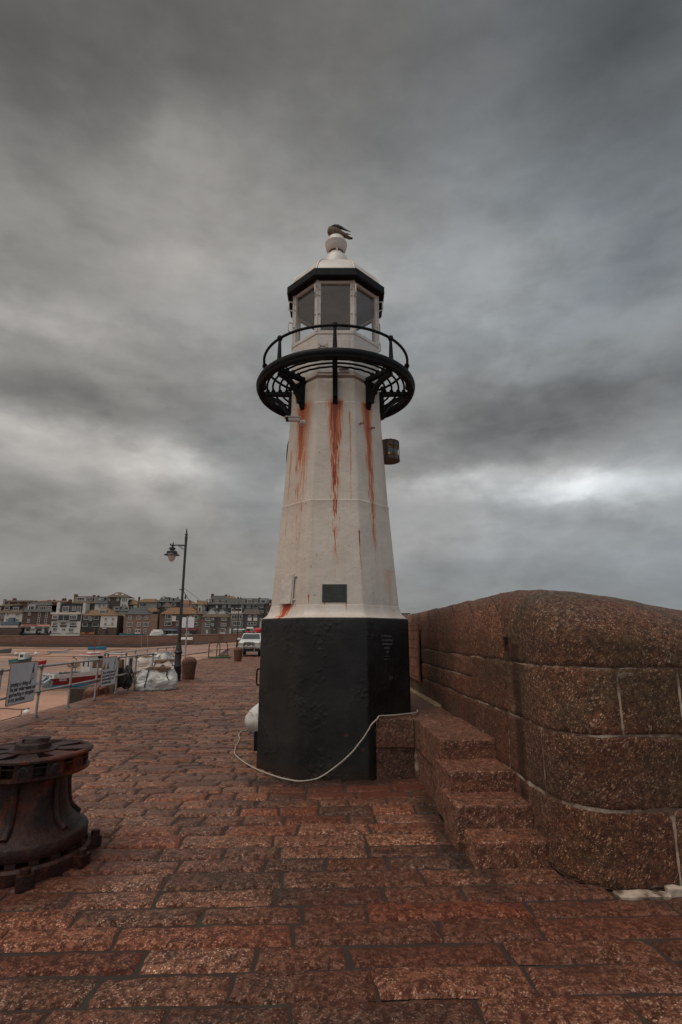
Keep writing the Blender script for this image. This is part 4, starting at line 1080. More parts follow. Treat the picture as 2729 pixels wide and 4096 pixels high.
# ------------------------------------------------------------------ bulk bags
def bag(loc, dims, rz, label, mat, seed, rope=None, straps=True, sheet=False, txt=None, top=.0, cat='sack'):
    root = thing('bulk_bag', loc, label, cat, 'white bulk bags of fishing gear on the pier', rz)
    X, Y, Z = dims; rr = random.Random(seed); mb = MB(); nA, nZ = 96, 30; rings = []
    for j in range(nZ+1):
        t = j/nZ; ring = []
        for k in range(nA):
            a = 2*math.pi*k/nA; ca, sa = math.cos(a), math.sin(a); p = 4.2
            q = 1/((abs(ca)**p+abs(sa)**p)**(1/p))
            s = 1+.10*math.sin(math.pi*min(1, t*1.05))-(.17*sstep(t, .45, 1))
            x, y = X/2*q*ca*s, Y/2*q*sa*s
            f = Vector((x*2.6, y*2.6, t*1.8+seed))
            cre = abs(noise.noise(f*1.3))*.9+abs(noise.noise(Vector((a*3.5, t*7, seed*1.7))))*.6+abs(noise.noise(Vector((a*9, t*15, seed))))*.3
            w_ = 1-.13*cre+.09*fbm(f*.8, 2)
            zz = Z*t*(1+top*ca)+ (Z*.20*(noise.noise(Vector((ca*1.6, sa*1.6, seed*3)))+.28*noise.noise(Vector((ca*5, sa*5, seed))))*sstep(t, .45, 1))
            ring.append(Vector((x*w_, y*w_, max(0.0, zz-.0))))
        rings.append(ring)
    # fold the mouth inward
    c = sum((v for v in rings[-1]), Vector())/nA
    for kk, dz in ((.90, .0), (.80, -.05), (.6, -.10), (.3, -.12)): rings.append([c+(v-c)*kk+Vector((0, 0, dz*Z-.02+.03*noise.noise(v*7))) for v in rings[nZ]])
    mb.loft(rings); mb.build('bag', mat, root, smooth=70)
    if straps:
        for sx in (-.62, .58):
            s = MB(); k0 = min(range(nA), key=lambda k: abs(rings[8][k].x-sx*X/2)+(9 if rings[8][k].y > 0 else 0))
            pts = [rings[j][k0]+Vector((0, -.012, .0)) for j in range(5 if sx < 0 else 15, nZ-2)]
            pts += [rings[nZ][k0]+Vector((0, -.03, .05)), rings[nZ][k0]+Vector((.05, .10, .06)), rings[nZ][k0]+Vector((.15, .16, .01))]
            n = len(pts); P = [p+Vector((d, 0, 0)) for p in pts for d in (-.022, .022)]
            s.add(P, [(2*i, 2*i+1, 2*i+3, 2*i+2) for i in range(n-1)]); s.build('strap', 'strap', root, smooth=80)
        s = MB(); s.tube([rings[1][k]*1.004+Vector((0, 0, -.005)) for k in range(nA)], .010, 6, True); s.build('base_seam', 'blueband', root)
    if rope:
        r_ = MB(); tangle(r_, (0, .02, Z*.98), X*.33, Y*.33, .075, rope, .011, seed); r_.build('rope', 'oldrope', root)
    if sheet:
        s = MB(); n = 14; P = []
        for j in range(n+1):
            for i in range(n+1):
                x = -.10+.55*i/n; y = -.1+.6*j/n
                P.append((x, y, Z*.93+.14*math.exp(-((x-.14)/.13)**2)*(.5+.7*j/n)+.04*fbm((x*6, y*6, 2), 3)-.22*max(0, x-.25)))
        s.add(P, [(j*(n+1)+i, j*(n+1)+i+1, (j+1)*(n+1)+i+1, (j+1)*(n+1)+i) for j in range(n) for i in range(n)]); s.build('sheet', 'sheet', root, smooth=80)
    if txt:
        text(txt[0], txt[1], 'inkgrey', root, frameM(txt[2], (1, 0, .22), (0, -.12, 1)), sx=.9)
    return root
bag((-5.22, 17.9, 0), (1.2, .85, .62), R(17), 'big white bulk bag with dark straps, nearest on the paving by the railing', 'bag', 3, 22, True, True, ('SALES CO', .085, (-.24, -.452, .30)))
bag((-7.0, 21.3, 0), (1.45, 1.2, .76), R(15), 'pinkish white closed sack slumped behind the end of the railing', 'bagpink', 12, None, False, top=-.25)
bag((-6.35, 22.7, 0), (1.3, 1.1, .64), R(10), 'open white bulk bag full of brown rope, behind the lamp post', 'bagpink', 21, 46, True, top=.1)
bag((-7.55, 23.9, 0), (1.4, 1.3, .74), R(30), 'crumpled white sack in the middle of the heap by the farther railing', 'bag', 33, 10, False, top=.15)
bag((-7.55, 25.7, 0), (1.5, 1.3, .80), R(-10), 'tallest crumpled white sack at the back of the heap, left of the lamp post', 'bag', 44, 16, False, top=.2)
bag((-7.9, 27.2, 0), (1.3, 1.1, .8), R(5), 'small white sack tucked against the farther railing at the back', 'bag', 52, 8, False)
# white sack hung behind the lighthouse base
def build_sack():
    root = thing('hanging_sack', (-.88, 9.15, .0), 'white sack with blue band half hidden behind the left side of the black base', 'sack')
    mb = MB(); rings = []
    for j, (r, z) in enumerate([(.05, .015), (.08, .04), (.10, .09), (.13, .13), (.22, .17), (.29, .22), (.335, .285), (.335, .34), (.31, .42), (.26, .50), (.20, .56), (.12, .61), (.05, .64)]):
        ring = []
        for k in range(48):
            a = 2*math.pi*k/48; v = Vector((r*math.cos(a), r*math.sin(a)*.8, z)); w_ = 1+.10*fbm(v*6, 3)+.05*noise.noise((a*7, z*9, 1))
            ring.append(Vector((v.x*w_, v.y*w_, z+.02*noise.noise(v*8))))
        rings.append(ring)
    mb.loft(rings); mb.build('sack', 'bag', root, smooth=70)
    b = MB(); b.tube([(v.x*1.02, v.y*1.02, v.z+.01) for v in rings[4]], .016, 6, True); b.build('band', 'blueband', root)
    text('01736-79', .075, 'inkgrey', root, frameM((-.30, -.17, .46), (.86, -.50, -.12), (.1, .35, 1)), sx=.8)
build_sack()
pts = [gnd(x, y, .018) for x, y in ((985, 2922), (970, 2924), (958, 2934), (955.5, 2944), (958, 2952), (955, 2964), (949, 2976), (943, 2986), (940, 3000), (938, 3012), (945.5, 3024), (962, 3038), (981, 3052), (1002, 3064), (1022, 3075), (1045, 3085), (1067, 3093), (1095, 3103), (1124, 3112), (1160, 3120), (1198, 3125), (1235, 3122))]
pts += [atv(x, y, 6.84) for x, y in ((1267, 3115), (1296, 3100), (1325, 3080), (1357, 3056), (1388, 3029), (1412, 3005), (1434, 2977), (1455, 2950), (1474, 2920), (1488, 2896))]
pts += [Vector((.715, 6.87, .69)), Vector((.74, 6.92, .715)), Vector((.80, 6.96, .715)), Vector((.95, 7.02, .712)), Vector((1.10, 7.12, .712)), Vector((1.27, 7.25, .71)), Vector((1.33, 7.5, .71))]
def smooth(pts, n=4):
    out = []
    for i in range(len(pts)-1):
        p0, p1, p2, p3 = pts[max(0, i-1)], pts[i], pts[i+1], pts[min(len(pts)-1, i+2)]
        for k in range(n):
            t = k/n; out.append(.5*((2*p1)+(p2-p0)*t+(2*p0-5*p1+4*p2-p3)*t*t+(3*p1-p0-3*p2+p3)*t**3))
    return out+[pts[-1]]
O = pts[0].copy(); b = MB(); b.tube([p-O for p in smooth(pts)], .0095, 8)
o = b.build('rope', 'rope', loc=O); tag(o, 'white rope looping round the foot of the black lighthouse base', 'rope')

# ------------------------------------------------------------------ street lamps, bollards
def lamp_post():
    L = thing('street_lamp', (-5.40, 20.98, 0), 'tall black lamp post with hanging lantern, nearest, beside the round granite bollard', 'street lamp', 'black lamp posts along the pier')
    b = MB(); b.lathe([(.15, 0), (.155, .03), (.14, .05), (.14, .50), (.15, .52), (.15, .56), (.128, .60), (.122, .98), (.122, 1.0), (.152, 1.03), (.156, 1.07), (.128, 1.10), (.12, 1.16), (.085, 1.34), (.064, 1.40)], 20); b.build('base', 'lamppaint', L)
    b = MB(); b.lathe([(.060, 1.38), (.058, 3.0), (.050, 3.05), (.048, 5.52)], 14)
    for z in (2.05, 2.3, 2.55, 2.8, 3.05): b.lathe([(.062, z), (.062, z+.012)], 14)
    b.build('pole', 'lamppaint', L)
    b = MB(); b.lathe([(.056, 5.36), (.056, 5.55), (.045, 5.56), (.03, 5.575), (.05, 5.60), (.057, 5.63), (.05, 5.66), (.03, 5.68), (.034, 5.70), (.012, 5.87), (.002, 5.90)], 14); b.build('finial', 'lamppaint', L)
    b = MB(); z = 5.20; b.tube([(0, 0, z), (-.44, 0, z), (-.50, 0, z-.01), (-.57, 0, z-.015), (-.61, 0, z+.01), (-.605, 0, z+.045), (-.575, 0, z+.05)], .026, 8)
    b.tube([(-.03, 0, z-.22), (-.30, 0, z-.03)], .008, 6)
    for cx, cz, r in ((-.10, -.085, .058), (-.185, -.06, .036), (-.245, -.045, .02)):
        b.tube([(cx+r*math.cos(a), 0, z+cz+r*math.sin(a)) for a in [2*math.pi*i/18 for i in range(18)]], .007, 5, True)
    b.lathe([(.06, z-.05), (.07, z), (.03, z+.03), (.018, z+.05), (.028, z+.07), (.02, z+.09), (.004, z+.15)], 10, (-.50, 0))
    b.build('arm', 'lamppaint', L)
    c = (-.52, 0); b = MB(); b.lathe([(.02, z-.05), (.04, z-.08), (.06, z-.09), (.125, z-.11), (.13, z-.165), (.12, z-.175), (.085, z-.18), (.085, z-.245), (.19, z-.25), (.205, z-.265), (.205, z-.335), (.22, z-.345), (.30, z-.39), (.31, z-.405), (.30, z-.40), (.15, z-.36)], 28, c)
    H = b.build('lantern', 'lamppaint', L)
    b = MB(); b.lathe([(.14, z-.36), (.148, z-.42), (.142, z-.50), (.115, z-.58), (.07, z-.64), (.03, z-.66), (.002, z-.665)], 24, c); b.build('bowl', 'opal', H)
    b = MB(); b.lathe([(.065, 3.42), (.065, 3.45)], 12); b.tube([(0, 0, 3.43), (-.10, 0, 3.43)], .015, 6); b.ball((-.11, 0, 3.43), .028, 8, 6); b.build('bracket', 'lamppaint', L)
    return L
lamp = lamp_post()
l2 = copy_tree(lamp); l2.location = (-10.52, 69.3, 0); l2['label'] = 'distant black lamp post standing left of the white pickup truck'
l3 = copy_tree(lamp); l3.location = (-5.25, 61.5, .45); l3['label'] = 'black lantern showing just past the left edge of the lighthouse tower'
# festoon lights between the first two lamps
fl = thing('string_lights', (-5.40, 20.98, 3.43), 'string of coloured festoon bulbs hanging between the two lamp posts', 'string lights')
A = Vector((0, 0, 0)); B = Vector((-5.12, 48.3, .62)); b = MB(); P = []
def fest(t): return A+(B-A)*t+Vector((0, 0, -1.55*4*t*(1-t)*(1+.25*(1-2*t))))
b.tube([fest(i/60) for i in range(61)], .012, 5); b.build('cable', 'sheet', fl)
b = MB(); b.tube([A+Vector((0, 0, .10))+(B-A)*t*.3+Vector((0, 0, -.50*t)) for t in [i/8 for i in range(9)]], .008, 4); b.build('wire', 'sheet', fl)
BC = [simple('festoon green', (.02, .12, .06), .3), simple('festoon red', (.35, .015, .02), .3), simple('festoon yellow', (.42, .24, .03), .3), simple('festoon blue', (.03, .05, .16), .3)]
for i in range(34):
    t = .018+i*.0285
    c = fest(t); b = MB(); b.lathe([(.028, .0), (.028, -.07), (.02, -.08)], 8, c[:2]); 
    b.v = [(x, y, z+c.z) for x, y, z in b.v]; Hh = b.build('bulb_holder', 'sheet', fl)
    b = MB(); b.lathe([(.02, -.075), (.042, -.11), (.045, -.14), (.03, -.17), (.005, -.185)], 10, c[:2]); b.v = [(x, y, z+c.z) for x, y, z in b.v]; b.build('bulb', BC[i % 4], fl)

def bollard(loc, s, label):
    b = MB(); rings = []; b.t = (1, .92, .86)
    for r, z in [(.20, -.02), (.228, 0), (.235, .05), (.262, .45), (.288, .62), (.292, .66), (.282, .71), (.25, .76), (.19, .81), (.11, .84), (.03, .85), (.002, .85)]:
        rings.append([Vector((r*s*math.cos(a)*(1+.02*fbm((math.cos(a)*3, math.sin(a)*3, z*4), 3)), r*s*math.sin(a)*(1+.02*fbm((math.cos(a)*3, math.sin(a)*3, z*4), 3)), z*s)) for a in [2*math.pi*i/40 for i in range(40)]])
    b.loft(rings); o = b.build('bollard', 'boll', loc=loc, smooth=60); return tag(o, label, 'bollard', 'domed granite mooring bollards')
bollard((-5.18, 21.9, 0), 1.0, 'domed granite bollard right behind the nearest lamp post')
bollard((-5.50, 36.85, 0), 1.06, 'domed granite bollard in front of the white pickup truck')
# ladder hoops at the pier edge with green net at the foot
for k, (u, v, lb) in enumerate(((-8.15, 42.3, 'tall dark metal ladder hoop at the pier edge, nearer one left of the far bollard'), (-7.75, 43.4, 'tall dark metal ladder hoop at the pier edge, farther and slightly right of its twin'))):
    h = thing('ladder_hoop', (u, v, 0), lb, 'hoop', 'two ladder hoops at the pier edge'); b = MB(); w_ = .42
    b.tube([(-w_, 0, 0), (-w_, 0, .85)]+[(-w_*math.cos(a), 0, .85+.36*math.sin(a)) for a in [math.pi*i/10 for i in range(1, 10)]]+[(w_, 0, .85), (w_, 0, 0)], .038, 8); b.build('hoop', 'brown', h)
    b = MB(); b.tube([(-w_, 0, .56), (w_, 0, .56)], .026, 6); b.build('crossbar', 'brown', h)
nt = MB(); tangle(nt, (0, 0, .05), .8, .5, .05, 40, .014, 77); o = nt.build('fishing_net', simple('green net', (.05, .11, .04), .85, 0, .5, 9), loc=(-7.6, 41.6, 0)); tag(o, 'heap of green fishing net at the foot of the ladder hoops', 'net')
nt = MB(); tangle(nt, (0, 0, .12), .35, .25, .08, 18, .02, 78); o = nt.build('rope_heap', 'oldrope', loc=(-7.5, 42.9, 0)); tag(o, 'small heap of brown rope inside the ladder hoops', 'rope heap')
# sign pole behind the sacks
p = thing('sign_post', (-8.3, 33.9, 0), 'thin grey pole with two blank white boards, seen behind the nearest lamp post', 'sign post')
b = MB(); b.tube([(0, 0, 0), (0, 0, 2.85)], .045, 10); b.build('pole', 'galv', p)
for sx in (-1, 1):
    b = MB(); b.box(.25*sx-.19, .25*sx+.19, -.075, -.05, 2.15, 2.78); b.build('board', 'sign', p)
b = MB(); b.box(-.44, .44, -.05, -.03, 2.6, 2.64); b.box(-.44, .44, -.05, -.03, 2.3, 2.34); b.build('brace', 'galv', p)

# ------------------------------------------------------------------ pickup truck with a roof light bar
MAT['carwhite'] = simple('white car paint', (.60, .585, .56), .3, 0, .08, 2)
MAT['cargrey'] = simple('grey bumper', (.30, .285, .27), .45, 0, .15, 3)
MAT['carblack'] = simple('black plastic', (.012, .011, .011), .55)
MAT['tyre'] = simple('tyre', (.012, .011, .010), .85, 0, .3, 12)
MAT['carglass'] = simple('windscreen', (.035, .042, .045), .08)
MAT['headlight'] = simple('headlight glass', (.36, .33, .29), .15, 0, .25, 9)
MAT['red'] = simple('red plastic', (.42, .012, .012), .45)
MAT['orange'] = simple('amber', (.55, .12, .02), .4)
MAT['chrome'] = simple('chrome', (.42, .38, .34), .25, .7)
MAT['plate'] = simple('number plate', (.36, .33, .29), .5)
def truck():
    L = thing('pickup_truck', (-5.74, 44.2, 0), 'white off-road pickup truck with red roof lights parked facing the viewer, half behind the lighthouse', 'pickup truck', rz=R(1.5))
    def sec(y, w, z0, z1, n=.06):              # rounded cross-section facing y
        return [Vector(p) for p in [(-w, y, z0), (w, y, z0), (w+.02, y, (z0+z1)/2), (w-n*.3, y, z1-n), (w-n*1.6, y, z1), (-w+n*1.6, y, z1), (-w+n*.3, y, z1-n), (-w-.02, y, (z0+z1)/2)]]
    b = MB(); b.loft([sec(0.02, .80, .72, 1.10), sec(.10, .86, .62, 1.17), sec(.5, .89, .5, 1.24), sec(1.30, .90, .5, 1.33), sec(1.5, .90, .5, 1.36), sec(4.9, .90, .5, 1.33)])
    b.build('body', 'carwhite', L, smooth=35)
    b = MB(); b.loft([[Vector(p) for p in [(-.83, y0, z), (.83, y0, z), (.83, y1, z), (-.83, y1, z)]] if i == 0 else [Vector(p) for p in [(-w, y0, z), (w, y0, z), (w, y1, z), (-w, y1, z)]] for i, (w, y0, y1, z) in enumerate([(.83, 1.30, 3.4, 1.33), (.70, 1.92, 3.25, 1.80), (.66, 2.05, 3.2, 1.85)])])
    b.build('cab', 'carwhite', L, smooth=25)
    b = MB(); n_ = Vector((0, -.62, .5)).normalized()
    b.add([(-.76, 1.335, 1.368), (.76, 1.335, 1.368), (.65, 1.875, 1.775), (-.65, 1.875, 1.775)], [(0, 1, 2, 3)]); b.v = [tuple(Vector(v)+Vector((0, -.012, .006))) for v in b.v]; b.build('windscreen', 'carglass', L, smooth=0)
    for sg in (-1, 1):
        b = MB(); b.add([(sg*.835, 1.5, 1.40), (sg*.822, 3.1, 1.40), (sg*.712, 3.0, 1.78), (sg*.715, 1.98, 1.78)], [(0, 1, 2, 3)]); b.build('side_window', 'carglass', L, smooth=0)
        b = MB(); b.rock(sg*1.02-.12, sg*1.02+.12, 1.42, 1.55, 1.30, 1.46, .04, .05, 0); b.box(min(sg*.85, sg*.95), max(sg*.85, sg*.95), 1.47, 1.51, 1.34, 1.38); b.build('mirror', 'carwhite', L)
        b = MB(); b.rock(sg*.66-.17, sg*.66+.17, .0, .08, .88, 1.09, .03, .05, 0); b.build('headlight', 'headlight', L)
        b = MB(); b.box(sg*.85-.02, sg*.85+.025, .01, .12, .90, 1.08); b.build('indicator', 'orange', L)
        for y in (.95, 4.0):
            b = MB(); M = frameM((sg*.80, y, .37), (0, 1, 0), (0, 0, 1)); b.lathe([(.20, -.13), (.34, -.13), (.37, -.09), (.37, .09), (.34, .13), (.20, .13)], 24, M=M); W_ = b.build('wheel', 'tyre', L)
            b = MB(); b.lathe([(.21, -.125), (.21, .125)], 16, M=M); b.build('rim', 'chrome', W_)
    b = MB(); b.box(-.45, .45, -.005, .03, .86, 1.08); G = b.build('grille', 'carblack', L)
    b = MB()
    for z in (.90, .955, 1.01, 1.065): b.box(-.43, .43, -.025, -.006, z, z+.018)
    b.box(-.47, .47, -.03, -.004, 1.085, 1.12); b.build('grille_bar', 'chrome', G)
    b = MB(); b.rock(-.92, .92, -.16, .10, .62, .84, .05, .08, 0); b.build('bumper', 'cargrey', L)
    b = MB(); b.tube([(-.46, -.20, .30), (-.46, -.20, 1.0), (-.40, -.20, 1.10), (-.3, -.20, 1.14), (.3, -.20, 1.14), (.40, -.20, 1.10), (.46, -.20, 1.0), (.46, -.20, .30)], .036, 8); b.tube([(-.46, -.2, .74), (.46, -.2, .74)], .028, 8); b.build('bull_bar', 'chrome', L)
    for x in (-.2, .2):
        b = MB(); b.lathe([(.09, 0), (.1, .03), (.07, .06)], 12, M=frameM((x, -.24, .80), (1, 0, 0), (0, 0, 1))); b.build('spot_lamp', 'headlight', L)
    b = MB(); b.box(-.26, .26, -.175, -.163, .63, .73); b.build('number_plate', 'plate', L)
    b = MB(); b.box(-.8, .8, -.05, 4.7, .40, .62); b.build('underbody', 'carblack', L)
    b = MB(); b.box(-.62, .62, 2.05, 2.4, 1.85, 1.92); b.build('roof_rack', 'carblack', L)
    b = MB(); b.rock(-.62, .62, 2.0, 2.22, 1.925, 2.0, .03, .06, 0); Lb = b.build('light_bar', 'red', L)
    for x in (-.4, -.05, .3): 
        b = MB(); b.box(x-.09, x+.09, 1.985, 2.02, 1.90, 1.94); b.build('lamp', 'headlight', Lb)
    b = MB(); b.rock(.15, .75, 2.3, 2.9, 1.9, 2.28, .13, .06, .02); b.build('red_bag', 'red', L)
    b = MB(); b.box(-.2, .1, 2.35, 2.6, 1.92, 2.08); b.build('blue_box', 'blueband', L)
    for x in (-.35, .25): 
        b = MB(); b.tube([(x-.25, 1.36, 1.385), (x+.22, 1.42, 1.42)], .012, 5); b.build('wiper', 'carblack', L)
truck()

# ------------------------------------------------------------------ boats aground on the sand
MAT['hullred'] = simple('red hull', (.20, .008, .013), .45, 0, .2, 1.2)
MAT['hullblue'] = simple('blue antifouling', (.035, .22, .33), .55, 0, .3, 2)
MAT['hullwhite'] = simple('white hull', (.58, .54, .50), .45, 0, .12, 2)
MAT['hullgrey'] = simple('grey deck', (.11, .12, .12), .6, 0, .3, 2)
MAT['teal'] = simple('teal paint', (.03, .115, .12), .55, 0, .3, 2)
MAT['tan'] = simple('tan canvas', (.38, .22, .13), .8, 0, .3, 4)
MAT['outboard'] = simple('pale outboard', (.36, .39, .41), .4, 0, .15, 5)
def hull_sections(Lh, Bm, H, n=15, rise=.25, blunt=.55):
    out = []
    for i in range(n):
        t = i/(n-1); w_ = Bm/2*(1-max(0, (t-blunt)/(1-blunt))**2.0) if t > blunt else Bm/2*(.90+.10*t/blunt)
        w_ = max(w_, .015); sheer = H*(1+rise*t*t*1.6); keel = H*.55*max(0, t-.72)**2*10*.35
        out.append((Lh*t, w_, keel, sheer))
    return out
def hull_band(mb, S_, f0, f1, flare=.28, off=0.0):     # side band between heights f0..f1 (0 keel .. 1 sheer), both sides
    for sg in (-1, 1):
        rows = []
        for x, w_, k, s in S_:
            rows.append([Vector((x+ (s-k)*f*.10*(x/ S_[-1][0])**4, sg*(w_*((1-flare)+flare*f)+off), k+(s-k)*f)) for f in (f0, (f0+f1)/2, f1)])
        P = [p for r in rows for p in r]; F = []
        for i in range(len(rows)-1):
            for j in range(2):
                f = (i*3+j, (i+1)*3+j, (i+1)*3+j+1, i*3+j+1); F.append(f if sg < 0 else f[::-1])
        mb.add(P, F)
def hull_floor(mb, S_, f, flare=.28, x1=None):
    P = []
    for x, w_, k, s in S_:
        for sg in (-1, 1): P.append((x, sg*(w_*((1-flare)+flare*f)-.02), k+(s-k)*f))
    mb.add(P, [(2*i, 2*i+2, 2*i+3, 2*i+1) for i in range(len(S_)-1)])
def hull_bottom(mb, S_, flare=.28):
    P = []
    for x, w_, k, s in S_: P += [(x, -w_*(1-flare), k), (x, 0, max(k-.10, -.1)), (x, w_*(1-flare), k)]
    F = []
    for i in range(len(S_)-1):
        for j in range(2): F.append((3*i+j, 3*i+j+1, 3*i+j+4, 3*i+j+3))
    mb.add(P, F)
def red_boat():
    st = gnd(186, 2755, -3.37); bw = gnd(392, 2738, -3.37)
    d = (bw-st); ang = math.atan2(d.y, d.x); Lh = 7.0
    L = thing('fishing_boat', (st.x, st.y, -3.36), 'red and white fishing boat with twin outboards aground on the sand behind the railing', 'fishing boat', rz=ang-R(6))
    S_ = hull_sections(Lh, 3.0, 1.32, rise=.22)
    b = MB(); hull_band(b, S_, 0, .26); hull_bottom(b, S_); b.build('bottom', 'hullblue', L, smooth=50)
    b = MB(); hull_band(b, S_, .26, .74, off=.003); b.build('topsides', 'hullred', L, smooth=50)
    b = MB(); hull_band(b, S_, .74, 1.0, off=.006); hull_band(b, S_, .98, 1.04, off=-.06); b.build('gunwale', 'hullwhite', L, smooth=50)
    b = MB(); hull_floor(b, S_, .55); b.build('deck', 'hullgrey', L, smooth=50)
    fd = MB(); SF = [s for s in S_ if s[0] > Lh*.62]; hull_floor(fd, SF, .98); fd.build('foredeck', 'hullwhite', L, smooth=50)
    b = MB(); b.add([(0, -1.0, 0), (0, 1.0, 0), (0, 1.30, .75), (0, .42, .80), (0, -.42, .80), (0, -1.30, .75)], [(0, 5, 4, 3, 2, 1)]); b.build('transom', 'hullgrey', L, smooth=0)
    for sg in (-1, 1):
        b = MB(); b.box(-.05, .05, min(sg*.42, sg*1.40), max(sg*.42, sg*1.40), .98, 1.36); N_ = b.build('name_board', 'hullwhite', L)
        text('St Ives' if sg < 0 else 'Bethshan', .26, 'ink', N_, frameM((-.056, .80*sg, 1.10), (0, -1, 0), (0, 0, 1)), align='CENTER', sx=.75, bold=.006)
        b = MB(); b.add([(-.02, sg*1.36, .98), (-.02, sg*.42, .98), (.35, sg*.42, .60), (.35, sg*1.30, .60)], [(0, 1, 2, 3)]); b.build('splash_well', 'hullgrey', L, smooth=0)
        M = Matrix.Translation((-.05, sg*.62, .86)) @ Matrix.Rotation(R(58), 4, 'Y')
        b = MB(); b.rock(-.24, .20, -.19, .19, .12, .62, .1, .07, .0, M); b.rock(-.12, .12, -.11, .11, -.62, .14, .06, .1, 0, M); b.rock(-.20, .14, -.03, .03, -.98, -.60, .02, .1, 0, M); O_ = b.build('outboard_motor', 'outboard', L)
        b = MB(); b.lathe([(.05, 0), (.06, .1), (.03, .18)], 10, M=M @ Matrix.Translation((-.10, 0, -.82)) @ Matrix.Rotation(R(-90), 4, 'Y')); b.box(-.22, -.19, -.14, .14, -.85, -.79, M); b.build('propeller', 'carblack', O_)
    # wheelhouse with a screen, roof and side openings
    x0, x1, zt = 3.55, 5.35, 2.95
    b = MB(); b.box(x0, x0+.06, -.95, .95, 1.0, zt); b.box(x0+.06, x1, -.95, -.89, 1.0, 1.75); b.box(x0+.06, x1, .89, .95, 1.0, zt); b.box(x1-.06, x1, -.89, .89, 1.0, 2.0)
    b.box(x0+.06, x0+.75, -.95, -.89, 1.75, zt); b.box(x1-.5, x1-.42, -.95, -.89, 1.75, zt)
    Wh = b.build('wheelhouse', 'hullwhite', L)
    b = MB(); b.rock(x0-.25, x1-.1, -1.12, 1.12, zt, zt+.14, .05, .15, 0); b.build('roof', 'hullwhite', Wh)
    b = MB(); b.add([(x1-.02, -.9, 2.0), (x1-.02, .9, 2.0), (x1-.5, .8, zt-.02), (x1-.5, -.8, zt-.02)], [(0, 1, 2, 3)]); b.box(x0-.012, x0-.004, .25, .62, 1.9, 2.5); b.box(x0-.012, x0-.004, -.75, -.45, 1.9, 2.6); b.build('window', 'carglass', Wh, smooth=0)
    b = MB(); b.box(x0-.20, x1-.4, -1.0, 1.0, zt+.145, zt+.2); b.build('roof_trim', 'red', Wh)
    b = MB(); b.rock(x0+.2, x1-.55, -.5, .5, zt+.22, zt+.38, .06, .1, 0); b.build('roof_box', 'hullwhite', Wh)
    b = MB(); b.tube([(x1-.9, .2, zt+.1), (x1-1.0, .2, zt+1.7)], .035, 7); b.tube([(x1-1.02, -.1, zt+1.1), (x1-.98, .5, zt+1.15)], .02, 6); b.build('mast', 'hullred', L)
    b = MB(); b.lathe([(.02, -1.0), (.28, -.98), (.32, -.5), (.32, .5), (.28, .78)], 16, M=frameM((2.3, -.1, 2.15), (0, 0, 1), (0, 1, 0)) @ Matrix.Rotation(R(90), 4, 'Y') @ Matrix.Rotation(R(90), 4, 'X')); b.build('net_roll', 'tan', L)
    b = MB(); b.tube([(2.0, -1.2, 1.3), (2.0, -1.2, 2.7), (1.75, -1.2, 2.9)], .04, 7); b.ball((1.72, -1.2, 2.95), .12, 8, 6); b.box(1.6, 2.2, -1.4, -1.0, 1.2, 1.35); b.build('hauler', 'hullgrey', L)
    b = MB(); b.rock(1.0, 2.6, -1.0, .2, .95, 1.45, .12, .12, .05); b.build('net_heap', 'darkrope', L, smooth=60)
    for x, y, z, r in ((x1-.75, -1.1, 1.55, .16), (x1-.3, -1.05, 1.45, .14)):
        b = MB(); b.ball((x, y, z), r, 10, 8, (1, 1, 1.4)); b.build('fender', 'hullwhite', L)
    b = MB(); b.ball((Lh+.25, -.1, .95), .13, 10, 8, (1, 1, 2.1)); b.tube([(Lh+.25, -.1, 1.2), (Lh-.1, -.1, 1.6)], .012, 5); b.build('bow_fender', 'hullwhite', L)
    b = MB(); b.tube([(Lh*.68, -1.25, 1.5), (Lh*.72, -1.2, 1.75), (Lh*.9, -.7, 1.9), (Lh*1.01, 0, 2.0), (Lh*.9, .7, 1.9), (Lh*.72, 1.2, 1.75)], .022, 6); b.build('bow_rail', 'galv', L)
    for x in (.55, 5.35):                                          # registration on the starboard side
        i = min(range(len(S_)), key=lambda k: abs(S_[k][0]-x)); a, c = S_[i], S_[min(i+1, len(S_)-1)]
        q0 = Vector((a[0], -(a[1]*.93)-.05, a[2]+(a[3]-a[2])*.62)); q1 = Vector((c[0], -(c[1]*.93)-.05, c[2]+(c[3]-c[2])*.62))
        text('SS252', .36, 'hullwhite', L, frameM(q0+Vector((0, -.03, -.08)), q1-q0, (0, -.14, 1)), sx=.8, bold=.012)
red_boat()
